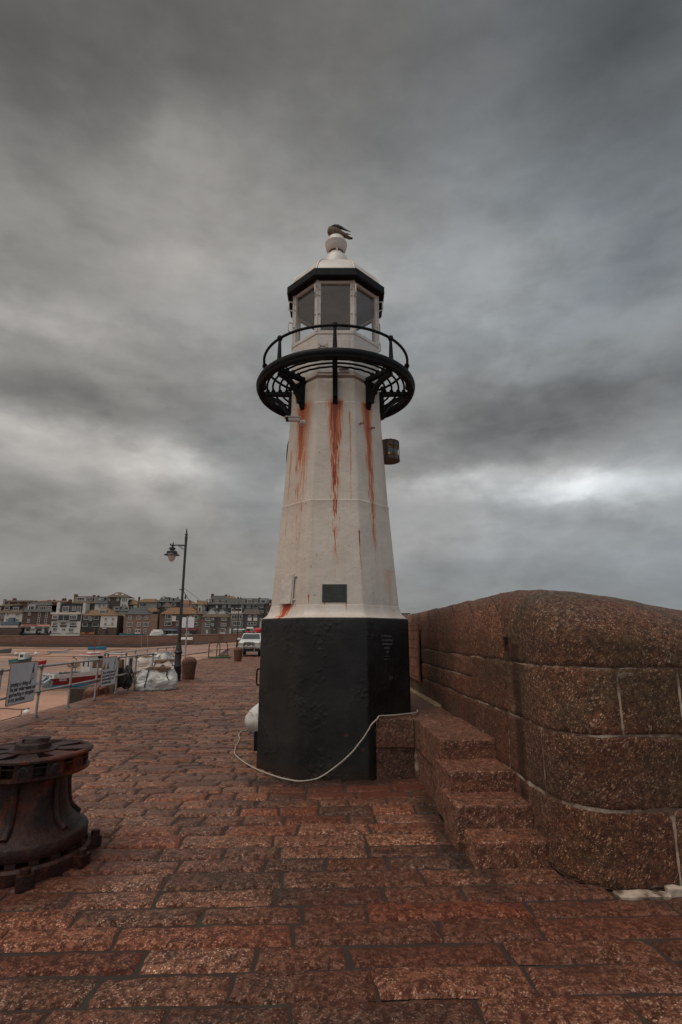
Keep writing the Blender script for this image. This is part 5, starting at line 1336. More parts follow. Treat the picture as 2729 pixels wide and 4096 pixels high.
def small_boat(px, py, Z, Lh, Bm, H, rz, hull, inside, label, extra=None, name='rowing_boat', up=False, loc=None, cat='boat', heel=0.0):
    p = Vector(loc) if loc else gnd(px, py, Z)
    p.z = sand_z(p.x, p.y)+.02 if up is False and p.z < -1 else p.z
    L = thing(name, p, label, cat, 'small boats around the harbour', rz)
    L.rotation_euler = (heel, 0, rz)
    S_ = [(x-Lh/2, w_, k, s) for x, w_, k, s in hull_sections(Lh, Bm, H)]
    if up:
        S_ = [(x, max(w_*1.0, .01), H-k*.4, H-s*.95) for x, w_, k, s in S_]
    b = MB(); hull_band(b, S_, 0, 1.0, .3)
    if up:
        P = []
        for x, w_, k, s in S_: P += [(x, -w_*.7, k), (x, 0, k+.12), (x, w_*.7, k)]
        b.add(P, [(3*i+j, 3*i+j+1, 3*i+j+4, 3*i+j+3) for i in range(len(S_)-1) for j in range(2)])
    else: hull_bottom(b, S_, .3)
    x0, w0, k0, s0 = S_[0]; b.add([(x0, -w0*.7, k0), (x0, w0*.7, k0), (x0, w0, s0), (x0, -w0, s0)], [(0, 1, 2, 3)])
    b.build('hull', hull, L, smooth=50)
    if not up:
        b = MB(); hull_floor(b, S_, .6, .3); b.build('floor', inside, L, smooth=50)
        b = MB()
        for t in (-.22, .12): b = MB(); b.box(Lh*t-.12, Lh*t+.12, -Bm*.43, Bm*.43, H*.78, H*.82); b.build('thwart', inside, L)
        if extra == 'cabin':
            b = MB(); b.rock(-.4, 1.0, -Bm*.3, Bm*.3, H*.6, H+1.15, .12, .15, 0); K = b.build('cabin', 'hullwhite', L)
            b = MB(); b.box(-.412, -.402, -.3, .3, H+.35, H+.85); b.build('window', 'carglass', K); b = MB(); b.tube([(.2, 0, H+1.1), (.2, 0, H+2.4)], .03, 6); b.build('mast', 'galv', L)
        if extra == 'gear':
            b = MB(); b.rock(-1.2, .6, -.7, .7, H*.7, H+.6, .2, .15, .08); b.build('gear_heap', 'darkrope', L, smooth=60); b = MB(); b.tube([(.9, 0, .5), (.9, 0, 3.0)], .04, 6); b.build('mast', 'hullgrey', L); b = MB(); b.tube([(-.6, .3, .5), (-.6, .3, 2.4)], .03, 6); b.build('pole', 'hullgrey', L)
        if extra == 'mast':
            b = MB(); b.tube([(.3, 0, .3), (.42, 0, 4.2)], .035, 6); b.build('mast', 'galv', L)
    return L
small_boat(0, 0, 0, 5.2, 1.9, .75, R(75), 'hullblue', 'hullgrey', 'blue work boat full of dark gear aground behind the triangle notice board', 'gear', 'work_boat', loc=(-26.6, 73.0, -3.36))
small_boat(5, 2613, -3.35, 5.0, 1.9, .9, R(10), 'hullgrey', 'hullgrey', 'dark rowing boat at the left edge of the sand')
small_boat(232, 2611, -3.35, 5.6, 1.3, .5, R(4), 'outboard', 'hullgrey', 'long pale dinghy lying far out on the sand below the sea wall')
small_boat(388, 2600, -3.35, 6.0, 2.0, .9, R(30), 'hullblue', 'hullgrey', 'far blue boat leaning on the sand near the sea wall', 'mast', heel=R(12))
small_boat(88, 2655, -3.35, 5.2, 2.0, .8, R(85), 'teal', 'hullgrey', 'green boat with a white cabin showing above the nearest notice board', 'cabin', 'cabin_boat')
small_boat(804, 2592, -3.2, 5.0, 2.0, .8, R(20), 'hullgrey', 'hullgrey', 'dark dinghy far away on the sand left of the ladder hoops')
small_boat(146, 2668, -3.35, 2.6, 1.4, .75, R(40), 'red', 'tan', 'small red boat right of the nearest notice board')
for i, (x, y, r, lb, mt) in enumerate(((103, 2862, .20, 'white buoy on the sand just beyond the pier edge', 'hullwhite'), (143, 2621, .45, 'tiny white buoy far out on the sand, right of its twin', 'hullwhite'), (63, 2620, .4, 'tiny white buoy far out on the sand, leftmost', 'hullwhite'))):
    c = gnd(x, y, -3.35); b = MB(); b.ball((0, 0, r*.9), r, 14, 10, (1.1, 1, .9)); b.lathe([(r*.25, r*1.6), (r*.2, r*2.0), (.02, r*2.1)], 8); o = b.build('mooring_buoy', mt, loc=c); tag(o, lb, 'buoy', 'buoys lying on the sand')
def chain(pts, r, label, name='mooring_rope'):
    P = []
    for x, y in pts: 
        q = gnd(x, y, -3.35); q.z = sand_z(q.x, q.y)+r*.6; P.append(q)
    O = P[0].copy(); b = MB(); Q = smooth(P, 5)
    b.tube([p-O+Vector((.12*noise.noise(p*.6), .12*noise.noise(p*.6+Vector((5, 0, 0))), 0)) for p in Q], r, 5); o = b.build(name, 'darkrope', loc=O); tag(o, label, 'rope', 'mooring ropes lying on the sand')
chain([(0, 2834), (30, 2834), (60, 2836), (85, 2837), (110, 2833)], .05, 'dark mooring rope on the sand under the nearest notice board')
chain([(0, 2882), (30, 2874), (60, 2866), (85, 2863), (100, 2862)], .03, 'thin dark rope running to the white buoy on the sand')
chain([(85, 2840), (84, 2852), (72, 2862), (55, 2868)], .03, 'short curved rope on the sand near the white buoy')
chain([(0, 2622), (60, 2624), (140, 2627), (240, 2628), (330, 2629), (420, 2628)], .10, 'long dark mooring rope across the far sand')
chain([(0, 2617), (50, 2619), (120, 2622), (200, 2621)], .09, 'dark mooring rope on the far sand, left of the pale dinghy')
chain([(195, 2615), (215, 2609), (250, 2606), (290, 2599)], .09, 'dark mooring rope crossing behind the pale dinghy')
chain([(420, 2612), (450, 2606), (480, 2603), (520, 2600)], .10, 'dark mooring rope on the sand right of the far blue boat')
chain([(640, 2626), (690, 2630), (740, 2628), (800, 2622), (850, 2618)], .10, 'dark mooring rope on the sand left of the ladder hoops')
for k, (x, y, t) in enumerate(((565, 2600, 2562), (590, 2598, 2560))):
    q = gnd(x, y, -3.3); b = MB(); b.tube([(0, 0, 0), (-.4, 0, 5.2)], .05, 6); o = b.build('mooring_pole', 'galv', loc=q); tag(o, 'thin leaning mast on the far sand, %s one before the sea wall' % ('left' if k == 0 else 'right'), 'mast', 'thin masts on the far sand')
# ------------------------------------------------------------------ town across the harbour
CR = dict(A=(0, 2340, 5.2267), B=(280, 2340, 5.2267), C=(560, 2340, 5.2267), D=(820, 2340, 5.2267), Q=(0, 2300, 2.8))
def U(c, x, y, d):
    ox, oy, s = CR[c]; return atv(ox+x/s, oy+y/s, d)
WD = 225.0
WT = [(-420, 1.2), (-130, 1.22), (-74, 1.25), (-58, 1.55), (-34, 2.1), (40, 2.3), (160, 2.3)]
def wt(u):
    for (a, b), (c, d) in zip(WT, WT[1:]):
        if a <= u <= c: return b+(d-b)*(u-a)/(c-a)
    return 2.3
MAT['seawall'] = masonry('sea wall stone', (.095, .041, .026), (.155, .070, .044), (.09, .045, .03), 1.3, .5)
def weed(m):
    t = NT(m.node_tree); b = m.node_tree.nodes['Principled BSDF']; o = t.n('TexCoord').outputs['Object']
    z = t.n('SeparateXYZ', Vector=o).outputs[2]; n = t.noise(o, .8, 6, .7)
    f = t.sstep(t.m('ADD', z, t.m('MULTIPLY', n, 2.4)), 4.6, 1.8)
    src = b.inputs['Base Color'].links[0].from_socket
    t.L.new(t.mix(t.m('MULTIPLY', f, .85), src, (.035, .024, .014)), b.inputs['Base Color'])
weed(MAT['seawall'])
MAT['road'] = simple('promenade', (.16, .10, .075), .8, 0, .25, 1)
MAT['copestone'] = simple('cope stone', (.27, .18, .135), .8, 0, .2, 1)
us = [-420, -300, -200]+[-150+i*4 for i in range(60)]+[120, 160]
sw = thing('sea_wall', (-60, WD, -3.4), 'long brown stone sea wall below the town across the harbour', 'sea wall')
b = MB(); rows = []
for k, fz in enumerate([-1.0, 0, .25, .5, .75, 1.0]):
    rows.append([(u+60, -.9*(1-fz)+.12*noise.noise((u*.7, fz*6, 1)), (0 if fz < 0 else (wt(u)+3.4)*fz)-(4 if fz < 0 else 0)) for u in us])
n = len(us); b.add([p for r in rows for p in r], [(j*n+i, j*n+i+1, (j+1)*n+i+1, (j+1)*n+i) for j in range(len(rows)-1) for i in range(n-1)]); b.build('wall', 'seawall', sw, smooth=0)
b = MB()
for i in range(len(us)-1):
    u0, u1 = us[i], us[i+1]; z0, z1 = wt(u0)+3.4, wt(u1)+3.4
    b.add([(u0+60, -.12, z0), (u1+60, -.12, z1), (u1+60, .7, z1), (u0+60, .7, z0), (u0+60, -.12, z0+.22), (u1+60, -.12, z1+.22), (u1+60, .7, z1+.22), (u0+60, .7, z0+.22)], [(0, 1, 5, 4), (4, 5, 6, 7), (3, 7, 6, 2)])
b.build('coping', 'copestone', sw, smooth=0)
b = MB(); P = [(u, v, wt(u)+dz) for v, dz in ((WD, .1), (WD+22, .35), (WD+70, 1.0)) for u in us]
b.add(P, [(j*n+i, j*n+i+1, (j+1)*n+i+1, (j+1)*n+i) for j in range(2) for i in range(n-1)]); struct(b.build('quay_road', 'road', smooth=0))
MAT['hill'] = simple('hillside', (.045, .036, .026), .9, 0, .5, .15, .5, tint=(.085, .055, .032))
b = MB(); hv = [WD+13, WD+28, WD+45, WD+62, WD+100, WD+260, WD+900]; hz = [1.0, 5.5, 10.5, 14.0, 16.0, 16.5, 5]
P = [(u, v, z*(1 if -170 < u < 5 else .62)+.7*fbm((u*.05, v*.05, 3), 3)) for v, z in zip(hv, hz) for u in us]
b.add(P, [(j*n+i, j*n+i+1, (j+1)*n+i+1, (j+1)*n+i) for j in range(len(hv)-1) for i in range(n-1)]); struct(b.build('hillside', 'hill', smooth=80))

MAT['brownstone'] = masonry('brown stone wall', (.060, .036, .026), (.105, .064, .046), (.045, .03, .023), .8, .35)
MAT['pinkstone'] = masonry('pink granite wall', (.155, .085, .062), (.28, .165, .125), (.12, .07, .052), .75, .38)
MAT['midstone'] = masonry('mixed stone wall', (.095, .052, .038), (.17, .098, .072), (.08, .05, .04), .8, .35)
MAT['greystone'] = masonry('grey stone wall', (.105, .095, .082), (.18, .165, .145), (.08, .07, .06), .8, .4)
MAT['brick'] = masonry('red brick', (.115, .04, .026), (.16, .06, .04), (.08, .04, .03), .5, .2)
MAT['slatehang'] = masonry('hung slate', (.035, .037, .036), (.062, .065, .062), (.025, .027, .026), .4, .25)
MAT['slatebrown'] = masonry('brown hung slate', (.060, .042, .032), (.10, .07, .052), (.04, .03, .024), .4, .25)
MAT['slateblue'] = masonry('blue grey slate', (.047, .052, .055), (.075, .082, .086), (.035, .037, .04), .4, .25)
MAT['render'] = simple('white render', (.46, .43, .39), .8, 0, .10, .8)
MAT['cream'] = simple('cream render', (.36, .33, .285), .8, 0, .12, .8)
MAT['dull'] = simple('grey render', (.21, .195, .175), .8, 0, .15, .8)
MAT['rslate'] = tiles('slate roof', (.040, .043, .045), (.065, .067, .068), (.075, .06, .04), .45)
MAT['rmoss'] = tiles('mossy brown roof', (.055, .043, .032), (.085, .062, .042), (.125, .075, .03), .75)
MAT['rorange'] = tiles('lichen orange roof', (.10, .057, .03), (.15, .08, .04), (.185, .092, .035), .85)
MAT['rred'] = tiles('red tile roof', (.12, .045, .03), (.17, .065, .042), (.09, .055, .04), .5)
MAT['rbrown'] = tiles('brown tile roof', (.075, .048, .035), (.115, .07, .048), (.05, .04, .032), .6)
MAT['wframe'] = simple('white window frame', (.43, .41, .38), .5, 0, .1)
MAT['glassdark'] = simple('window glass', (.018, .021, .023), .10, 0, .5, .9)
MAT['pot'] = simple('chimney pot', (.17, .065, .04), .8, 0, .3)
MAT['coral'] = simple('coral fascia', (.60, .27, .18), .6, 0, .08)
MAT['awnblue'] = simple('blue awning', (.035, .06, .085), .7)
MAT['awnred'] = simple('red awning', (.11, .012, .018), .7)
MAT['bluepaint'] = simple('blue grey paint', (.09, .12, .14), .6)
MAT['shrub'] = simple('dark shrub', (.02, .022, .014), .9, 0, .6, 3, .3)

def rectw(c, r, d):                 # photo rectangle -> x0, x1, z0, z1 on the plane at distance d
    xm, ym = (r[0]+r[2])/2, (r[1]+r[3])/2
    return U(c, r[0], ym, d).x, U(c, r[2], ym, d).x, U(c, xm, r[3], d).z, U(c, xm, r[1], d).z
def window(c, r, d, root, off, style='s', proud=.17, name='window', pane=True):
    x0, x1, z0, z1 = rectw(c, r, d); ox, oy, oz = off
    x0 -= ox; x1 -= ox; z0 -= oz; z1 -= oz; y = d-oy
    w_ = x1-x0; h_ = z1-z0; t = min(.16, w_*.13); b = MB()
    b.box(x0, x1, y-proud, y+.1, z0, z0+t*1.15); b.box(x0, x1, y-proud, y+.1, z1-t, z1); b.box(x0, x0+t, y-proud, y+.1, z0+t, z1-t); b.box(x1-t, x1, y-proud, y+.1, z0+t, z1-t)
    nv = {'s': 1, 't': 0, 'w': 2, 'p': 1, 'f': 3, 'o': 0}[style]
    for i in range(nv):
        xc = x0+w_*((i+1)/(nv+1) if style != 'p' else .33); b.box(xc-t*.4, xc+t*.4, y-proud*.8, y+.08, z0+t, z1-t)
    if style in 'st': zc = z0+h_*.5; b.box(x0+t, x1-t, y-proud*.7, y+.08, zc-t*.35, zc+t*.35)
    f = b.build(name, 'wframe', root, smooth=0)
    if pane:
        g = MB(); g.box(x0+t*.5, x1-t*.5, y-proud*.6, y+.06, z0+t*.5, z1-t*.5); g.build('pane', 'glassdark', f if root.type == 'EMPTY' else root, smooth=0)
    return f
def H(label, c, d, r, wall, roofs=(), wins=(), dormers=(), chims=(), extra=(), depth=8, name='house', cat='house', sub=()):
    x0, x1, z0, z1 = rectw(c, r, d); o = Vector(((x0+x1)/2, d, max(1.2, z0)))
    L = thing(name, o, label, cat, 'houses of the town across the harbour'); off = (o.x, d, o.z)
    b = MB(); b.box(x0-o.x, x1-o.x, 0, depth, min(z0-2.5, .6)-o.z, z1-o.z); b.build('wall', wall, L, smooth=0)
    for s in sub:                                        # further wall panels standing slightly proud
        cc, rr, mat, pr = s[:4]; a0, a1, b0, b1 = rectw(cc, rr, d); m = MB(); m.box(a0-o.x, a1-o.x, -pr, .3, b0-o.z, b1-o.z); m.build(s[4] if len(s) > 4 else 'wall_panel', mat, L, smooth=0)
    rp = None
    for q in roofs:
        k = q[0]; m = MB()
        if k == 'hip':                                    # eaves rect over the walls, ridge at mid depth (given in photo points)
            _, cc, ex0, ex1, ey, rx0, rx1, ry, mat = q
            e0, e1 = U(cc, ex0, ey, d-.4), U(cc, ex1, ey, d-.4); dm = d+depth/2
            a, bb = U(cc, rx0, ry, dm), U(cc, rx1, ry, dm); ze = (e0.z+e1.z)/2
            V = [(e0.x, d-.4, ze), (e1.x, d-.4, ze), (e1.x, d+depth+.4, ze), (e0.x, d+depth+.4, ze), (a.x, dm, a.z), (bb.x, dm, bb.z)]
            V = [Vector(v)-o for v in V]; m.add(V, [(0, 1, 5, 4), (1, 2, 5), (2, 3, 4, 5), (3, 0, 4), (3, 2, 1, 0)])
            m.box(e0.x-o.x, e1.x-o.x, -.42, -.30, ze-o.z-.16, ze-o.z)
        elif k == 'gf':                                   # gable towards the viewer
            _, cc, ex0, ex1, ey, px, py, mat, gw = q
            e0, e1, p = U(cc, ex0, ey, d-.3), U(cc, ex1, ey, d-.3), U(cc, px, py, d-.3); ze = (e0.z+e1.z)/2; t = .18
            for (ax, az), (bx, bz) in (((e0.x, ze), (p.x, p.z)), ((p.x, p.z), (e1.x, ze))):
                m.add([Vector(v)-o for v in [(ax, d-.3, az), (bx, d-.3, bz), (bx, d+depth, bz), (ax, d+depth, az), (ax, d-.3, az-t), (bx, d-.3, bz-t), (bx, d+depth, bz-t), (ax, d+depth, az-t)]], [(3, 2, 1, 0), (4, 5, 6, 7), (0, 1, 5, 4), (2, 3, 7, 6), (0, 4, 7, 3), (1, 2, 6, 5)])
            g = MB(); g.add([Vector(v)-o for v in [(e0.x+.3, d+.02, ze-.4), (e1.x-.3, d+.02, ze-.4), (e1.x-.3, d+.02, ze), (p.x, d+.02, p.z-t), (e0.x+.3, d+.02, ze)]], [(0, 1, 2, 3, 4)]); g.build('gable', gw, L, smooth=0)
        elif k == 'flat':
            _, cc, rr, mat = q; a0, a1, b0, b1 = rectw(cc, rr, d); m.box(a0-o.x-.2, a1-o.x+.2, -.35, depth, b0-o.z, b1-o.z)
        rp = m.build('roof', mat, L, smooth=0)
    for w_ in wins:
        cc = w_[0]; window(cc, w_[1], d, L, off, w_[2] if len(w_) > 2 else 's')
    for q in dormers:
        cc, rr, mat, ww, st = q; dd = d+.9
        a0, a1, b0, b1 = rectw(cc, rr, dd); m = MB(); m.box(a0-o.x, a1-o.x, .9, 3.6, b0-o.z, b1-o.z-.12); m.box(a0-o.x-.15, a1-o.x+.15, .7, 3.7, b1-o.z-.12, b1-o.z+.04)
        D_ = m.build('dormer', mat, L, smooth=0)
        window(cc, ww, dd-.03, D_, off, st)
    for q in chims:
        cc, rr, mat = q; dd = d+depth*.5; a0, a1, b0, b1 = rectw(cc, rr, dd); m = MB(); m.box(a0-o.x, a1-o.x, depth*.5-.5, depth*.5+.5, b0-o.z-2.0, b1-o.z-.35); m.box(a0-o.x-.1, a1-o.x+.1, depth*.5-.6, depth*.5+.6, b1-o.z-.5, b1-o.z-.35)
        K = m.build('chimney', mat, rp if rp is not None else L, smooth=0)
        if rp is None:
            pass
        else:
            nn = min(3, max(1, int((a1-a0)/.7)))
            for i in range(nn): m = MB(); m.lathe([(.16, b1-o.z-.35), (.13, b1-o.z)], 8, (a0-o.x+(a1-a0)*(i+.5)/nn, depth*.5)); m.build('chimney_pot', 'pot', rp)
    for q in extra:
        nm, cc, rr, mat, y0, y1 = q; a0, a1, b0, b1 = rectw(cc, rr, d); m = MB()
        if nm == 'awning': m.add([(a0-o.x, 0, b1-o.z), (a1-o.x, 0, b1-o.z), (a1-o.x, -y1, b0-o.z), (a0-o.x, -y1, b0-o.z), (a0-o.x, 0, b0-o.z), (a1-o.x, 0, b0-o.z)], [(0, 3, 2, 1), (0, 4, 3), (1, 2, 5), (3, 4, 5, 2)])
        else: m.box(a0-o.x, a1-o.x, -y1, -y0+.2, b0-o.z, b1-o.z)
        m.build(nm, mat, L, smooth=0)
    return L, off
def sky_light(L, off, c, r, d, tilt=.9):
    x0, x1, z0, z1 = rectw(c, r, d); ox, oy, oz = off; m = MB()
    m.add([(x0-ox, d-oy, z0-oz), (x1-ox, d-oy, z0-oz), (x1-ox, d-oy+tilt, z1-oz), (x0-ox, d-oy+tilt, z1-oz)], [(0, 1, 2, 3)]); m.build('skylight', 'wframe', L, smooth=0)

F0, M0, B0 = WD+8, WD+24, WD+44        # front, middle and back rows
# --- front row, left to right
H('brown house cut by the left edge of the picture, with one large white window', 'A', F0+5, (-140, 590, 76, 870), 'midstone', [('hip', 'A', -160, 84, 590, -160, 60, 420, 'rmoss')], [('A', (0, 597, 74, 695)), ('A', (-60, 760, 20, 850))], [('A', (-60, 440, 40, 575), 'rmoss', (-40, 470, 20, 545), 's')])
L, off = H('white rendered house with brown mossy roof and a blue porch, above a garden wall', 'A', F0+5, (80, 575, 458, 880), 'render', [('hip', 'A', 60, 470, 578, 60, 440, 405, 'rmoss')],
  [('A', (145, 588, 180, 645)), ('A', (325, 588, 396, 650), 'w'), ('A', (130, 700, 168, 765)), ('A', (325, 705, 390, 768), 'w')],
  [('A', (95, 435, 205, 545), 'rmoss', (100, 452, 198, 520), 'o'), ('A', (245, 425, 410, 575), 'slatehang', (280, 465, 396, 538), 'w')], (),
  [('porch', 'A', (203, 683, 316, 772), 'bluepaint', 0, 1.0), ('balcony', 'A', (70, 772, 440, 835), 'bluepaint', 0, 1.6)])
g = thing('garden_wall', U('A', 215, 1045, F0-2), 'dark garden wall with a white top, below the leftmost white house', 'wall')
a0, a1, b0, b1 = rectw('A', (-120, 890, 432, 1046), F0-2); m = MB(); m.box(a0-g.location.x, a1-g.location.x, 0, .5, b0-g.location.z-.5, b1-g.location.z); m.build('wall', 'brownstone', g)
a0, a1, b0, b1 = rectw('A', (-120, 845, 375, 892), F0-2); m = MB(); m.box(a0-g.location.x, a1-g.location.x, -.1, .5, b0-g.location.z, b1-g.location.z); m.build('parapet', 'cream', g)
L, off = H('brown stone restaurant with a coral lettered fascia over dark awnings', 'A', F0, (455, 560, 1072, 1030), 'brownstone', [('hip', 'A', 470, 1085, 560, 640, 1085, 365, 'rslate')],
  [('A', (590, 575, 646, 636)), ('A', (572, 710, 624, 786)), ('A', (800, 578, 850, 686), 't'), ('A', (950, 578, 1002, 688), 't'), ('A', (782, 708, 832, 816), 't'), ('A', (932, 710, 984, 820), 't'), ('A', (642, 908, 742, 966), 'f')],
  [('A', (585, 415, 735, 540), 'render', (600, 438, 722, 522), 'p'), ('A', (825, 425, 1180, 548), 'slatehang', (835, 442, 985, 544), 'f'), ('A', (1000, 425, 1180, 548), 'slatehang', (1002, 442, 1075, 544), 's')], (),
  [('awning', 'A', (535, 868, 640, 905), 'sheet', 0, 1.2), ('awning', 'A', (745, 870, 882, 910), 'sheet', 0, 1.2), ('awning', 'A', (448, 866, 526, 898), 'sheet', 0, 1.2), ('awning', 'A', (915, 872, 1032, 908), 'sheet', 0, 1.2)],
  sub=[('A', (430, 858, 1055, 1000), 'render', .10, 'shop_front'), ('A', (440, 828, 1050, 862), 'coral', .25, 'fascia'), ('A', (430, 1000, 1050, 1022), 'bluepaint', .14, 'plinth'),
       ('A', (552, 905, 632, 965), 'glassdark', .13, 'shop_window'), ('A', (770, 905, 868, 968), 'glassdark', .13, 'shop_window'), ('A', (930, 900, 1000, 1020), 'glassdark', .13, 'door'), ('A', (462, 880, 512, 1000), 'glassdark', .13, 'door'), ('A', (1070, 562, 1086, 830), 'brick', .05, 'corner')])
x0, x1, z0, z1 = rectw('A', (455, 832, 1000, 858), F0-.27)
text('CAFFE PASTA & PIZZERIA', (z1-z0)*1.0, 'brick', L, frameM((x0-off[0]+.4, -.27, z0-off[2]+.12), (1, 0, 0), (0, 0, 1)), bold=.03, sx=1.05, name='fascia_lettering')
L, off = H('tall white guest house with bay windows, slate mansard storey and recessed balcony', 'Q', F0, (572, 420, 905, 655), 'render', [('flat', 'Q', (575, 418, 900, 440), 'render')],
  [('Q', (592, 452, 646, 494), 'w'), ('Q', (780, 453, 859, 498), 'f'), ('Q', (592, 527, 641, 569), 'w'), ('Q', (680, 525, 742, 561), 'f'), ('Q', (785, 527, 856, 569), 'f'), ('Q', (590, 590, 641, 627), 'w'), ('Q', (770, 595, 824, 637), 'w')], (), (),
  [('balcony_slab', 'Q', (648, 512, 780, 519), 'render', 0, .9)],
  depth=9, sub=[('Q', (580, 495, 646, 516), 'slatehang', .2), ('Q', (672, 561, 746, 580), 'slatehang', .2), ('Q', (780, 499, 862, 520), 'slatehang', .2), ('Q', (782, 568, 858, 584), 'slatehang', .2), ('Q', (582, 568, 642, 582), 'slatehang', .2), ('Q', (653, 450, 776, 511), 'glassdark', .03, 'balcony_glazing'), ('Q', (866, 425, 908, 518), 'slatehang', .06),
     ('Q', (692, 597, 734, 652), 'wframe', .05, 'door'), ('Q', (572, 650, 680, 657), 'bluepaint', .08, 'plinth'), ('Q', (740, 650, 885, 657), 'bluepaint', .08, 'plinth'), ('Q', (712, 452, 716, 511), 'wframe', .06, 'glazing_bar'), ('Q', (698, 602, 712, 622), 'glassdark', .07, 'door_light'), ('Q', (716, 602, 730, 622), 'glassdark', .07, 'door_light')])
dd = d = F0+1.2
def roof_storey():
    o = Vector(off); x0, x1, z0, z1 = rectw('Q', (622, 325, 935, 420), F0+1.2); m = MB()
    m.add([(x0-o.x, 1.2, z0-o.z), (x1-o.x, 1.2, z0-o.z), (x1-o.x, 2.0, z1-o.z), (x0-o.x, 2.0, z1-o.z), (x0-o.x, 9, z0-o.z), (x1-o.x, 9, z0-o.z), (x1-o.x, 9, z1-o.z), (x0-o.x, 9, z1-o.z)], [(0, 1, 2, 3), (3, 2, 6, 7), (1, 5, 6, 2), (4, 0, 3, 7)]); m.box(x0-o.x, x1-o.x, 1.7, 9, z1-o.z, z1-o.z+.35)
    m.build('mansard', 'slatehang', L, smooth=0)
    for r in ((702, 350, 770, 412, 'f'), (810, 355, 850, 398, 's'), (862, 355, 905, 415, 's')): window('Q', r[:4], F0+1.25, L, off, r[4])
    for r in ((633, 310, 668, 420), (925, 318, 955, 440)):
        a0, a1, b0, b1 = rectw('Q', r, F0+.8); m = MB(); m.box(a0-o.x, a1-o.x, .8, 5, b0-o.z, b1-o.z); m.lathe([(.35, b1-o.z), (.35, b1-o.z+.3)], 10, ((a0+a1)/2-o.x, 1.4)); m.build('parapet_pier', 'render', L)
    m = MB(); x0, x1, z0, z1 = rectw('Q', (640, 380, 930, 384), F0+.2); m.box(x0-o.x, x1-o.x, .1, .16, z0-o.z, z1-o.z); m.build('roof_rail', 'bluepaint', L)
roof_storey()
H('dark slate hung house with a glazed balcony band and orange lichen roof, above red barriers', 'B', F0, (262, 628, 636, 1040), 'slatehang', [('hip', 'B', 255, 660, 630, 420, 700, 520, 'rorange')],
  [('B', (283, 643, 388, 722), 'p'), ('B', (400, 650, 462, 742), 's'), ('B', (483, 643, 608, 726), 'p'), ('B', (262, 790, 372, 868), 'o'), ('B', (462, 790, 600, 868), 'o')], (), (),
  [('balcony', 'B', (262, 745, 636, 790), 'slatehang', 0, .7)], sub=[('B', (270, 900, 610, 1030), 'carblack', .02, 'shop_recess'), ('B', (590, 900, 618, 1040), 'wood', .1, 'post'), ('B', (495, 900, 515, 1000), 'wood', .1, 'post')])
for k, (a, e) in enumerate(((222, 300), (308, 385), (392, 500))):
    bx = thing('safety_barrier', U('B', (a+e)/2, 1042, F0-2), 'orange plastic safety barrier on the quay, %s of three in front of the slate house' % ('left', 'middle', 'right')[k], 'barrier', 'orange barriers in front of the slate house')
    x0, x1, z0, z1 = rectw('B', (a, 990, e, 1042), F0-2); w_ = (x1-x0)/2; h_ = z1-z0; m = MB(); m.box(-w_, w_, -.05, .05, h_*.45, h_); m.build('panel', 'redpaint' if k == 1 else 'signedge', bx)
    m = MB(); m.box(-w_, -w_+.15, -.25, .25, 0, h_*.45); m.box(w_-.15, w_, -.25, .25, 0, h_*.45); m.box(-w_, w_, -.03, .03, h_*.15, h_*.28); m.build('foot', 'signedge', bx)
L, off = H('small white cottage over a brown stone ground floor with a pointed orange roof', 'B', F0-.6, (634, 632, 985, 1050), 'brownstone', [('hip', 'B', 415, 1000, 632, 715, 740, 455, 'rorange')],
  [('B', (724, 683, 780, 747)), ('B', (873, 683, 922, 742)), ('B', (716, 782, 772, 852)), ('B', (864, 782, 912, 852))], [('B', (612, 518, 756, 598), 'wframe', (618, 526, 750, 595), 'f')], (),
  sub=[('B', (636, 634, 984, 886), 'render', .08, 'upper_wall'), ('B', (674, 896, 762, 914), 'wframe', .1, 'shop_sign'), ('B', (740, 930, 800, 1040), 'carblack', .03, 'door'), ('B', (796, 832, 834, 842), 'carblack', .1, 'name_plate')], depth=9)
H('pale grey stone building seen between the white cottage and the pink granite house', 'B', F0+6, (985, 540, 1150, 1040), 'cream', [('hip', 'B', 880, 1300, 545, 905, 1290, 450, 'rslate')],
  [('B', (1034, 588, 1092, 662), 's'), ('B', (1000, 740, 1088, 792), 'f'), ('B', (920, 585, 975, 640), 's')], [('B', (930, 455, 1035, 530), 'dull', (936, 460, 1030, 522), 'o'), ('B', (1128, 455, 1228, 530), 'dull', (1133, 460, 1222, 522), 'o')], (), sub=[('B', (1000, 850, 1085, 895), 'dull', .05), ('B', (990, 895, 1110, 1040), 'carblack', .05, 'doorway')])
L, off = H('square pink granite house with blue slate hipped roof and twin white doors', 'Q', F0-.4, (1388, 440, 1760, 665), 'pinkstone', [('hip', 'B', 1128, 1660, 612, 1330, 1575, 478, 'rslate')],
  [('B', (1230, 640, 1292, 722)), ('B', (1398, 645, 1488, 722), 'w'), ('C', (105, 643, 172, 724)), ('B', (1190, 775, 1306, 872), 'f'), ('C', (-60, 775, 20, 870), 'f'), ('C', (68, 778, 184, 872), 'f'), ('B', (1200, 916, 1266, 1016)), ('C', (80, 918, 146, 1018))], (), (), (), sub=[('B', (1358, 920, 1412, 1026), 'wframe', .06, 'door'), ('B', (1418, 920, 1472, 1026), 'wframe', .06, 'door'), ('B', (1368, 940, 1402, 985), 'glassdark', .08, 'door_light'), ('B', (1428, 940, 1462, 985), 'glassdark', .08, 'door_light')])
H('dark narrow slate building in the alley right of the pink granite house', 'C', F0+5, (285, 560, 405, 1040), 'slatehang', [('flat', 'C', (285, 550, 405, 568), 'rslate')], [('C', (362, 640, 392, 668), 'o'), ('C', (262, 850, 300, 905), 'o')], sub=[('C', (300, 915, 360, 945), 'awnred', .3, 'shop_sign'), ('C', (345, 600, 400, 980), 'carblack', .04, 'doorway')])
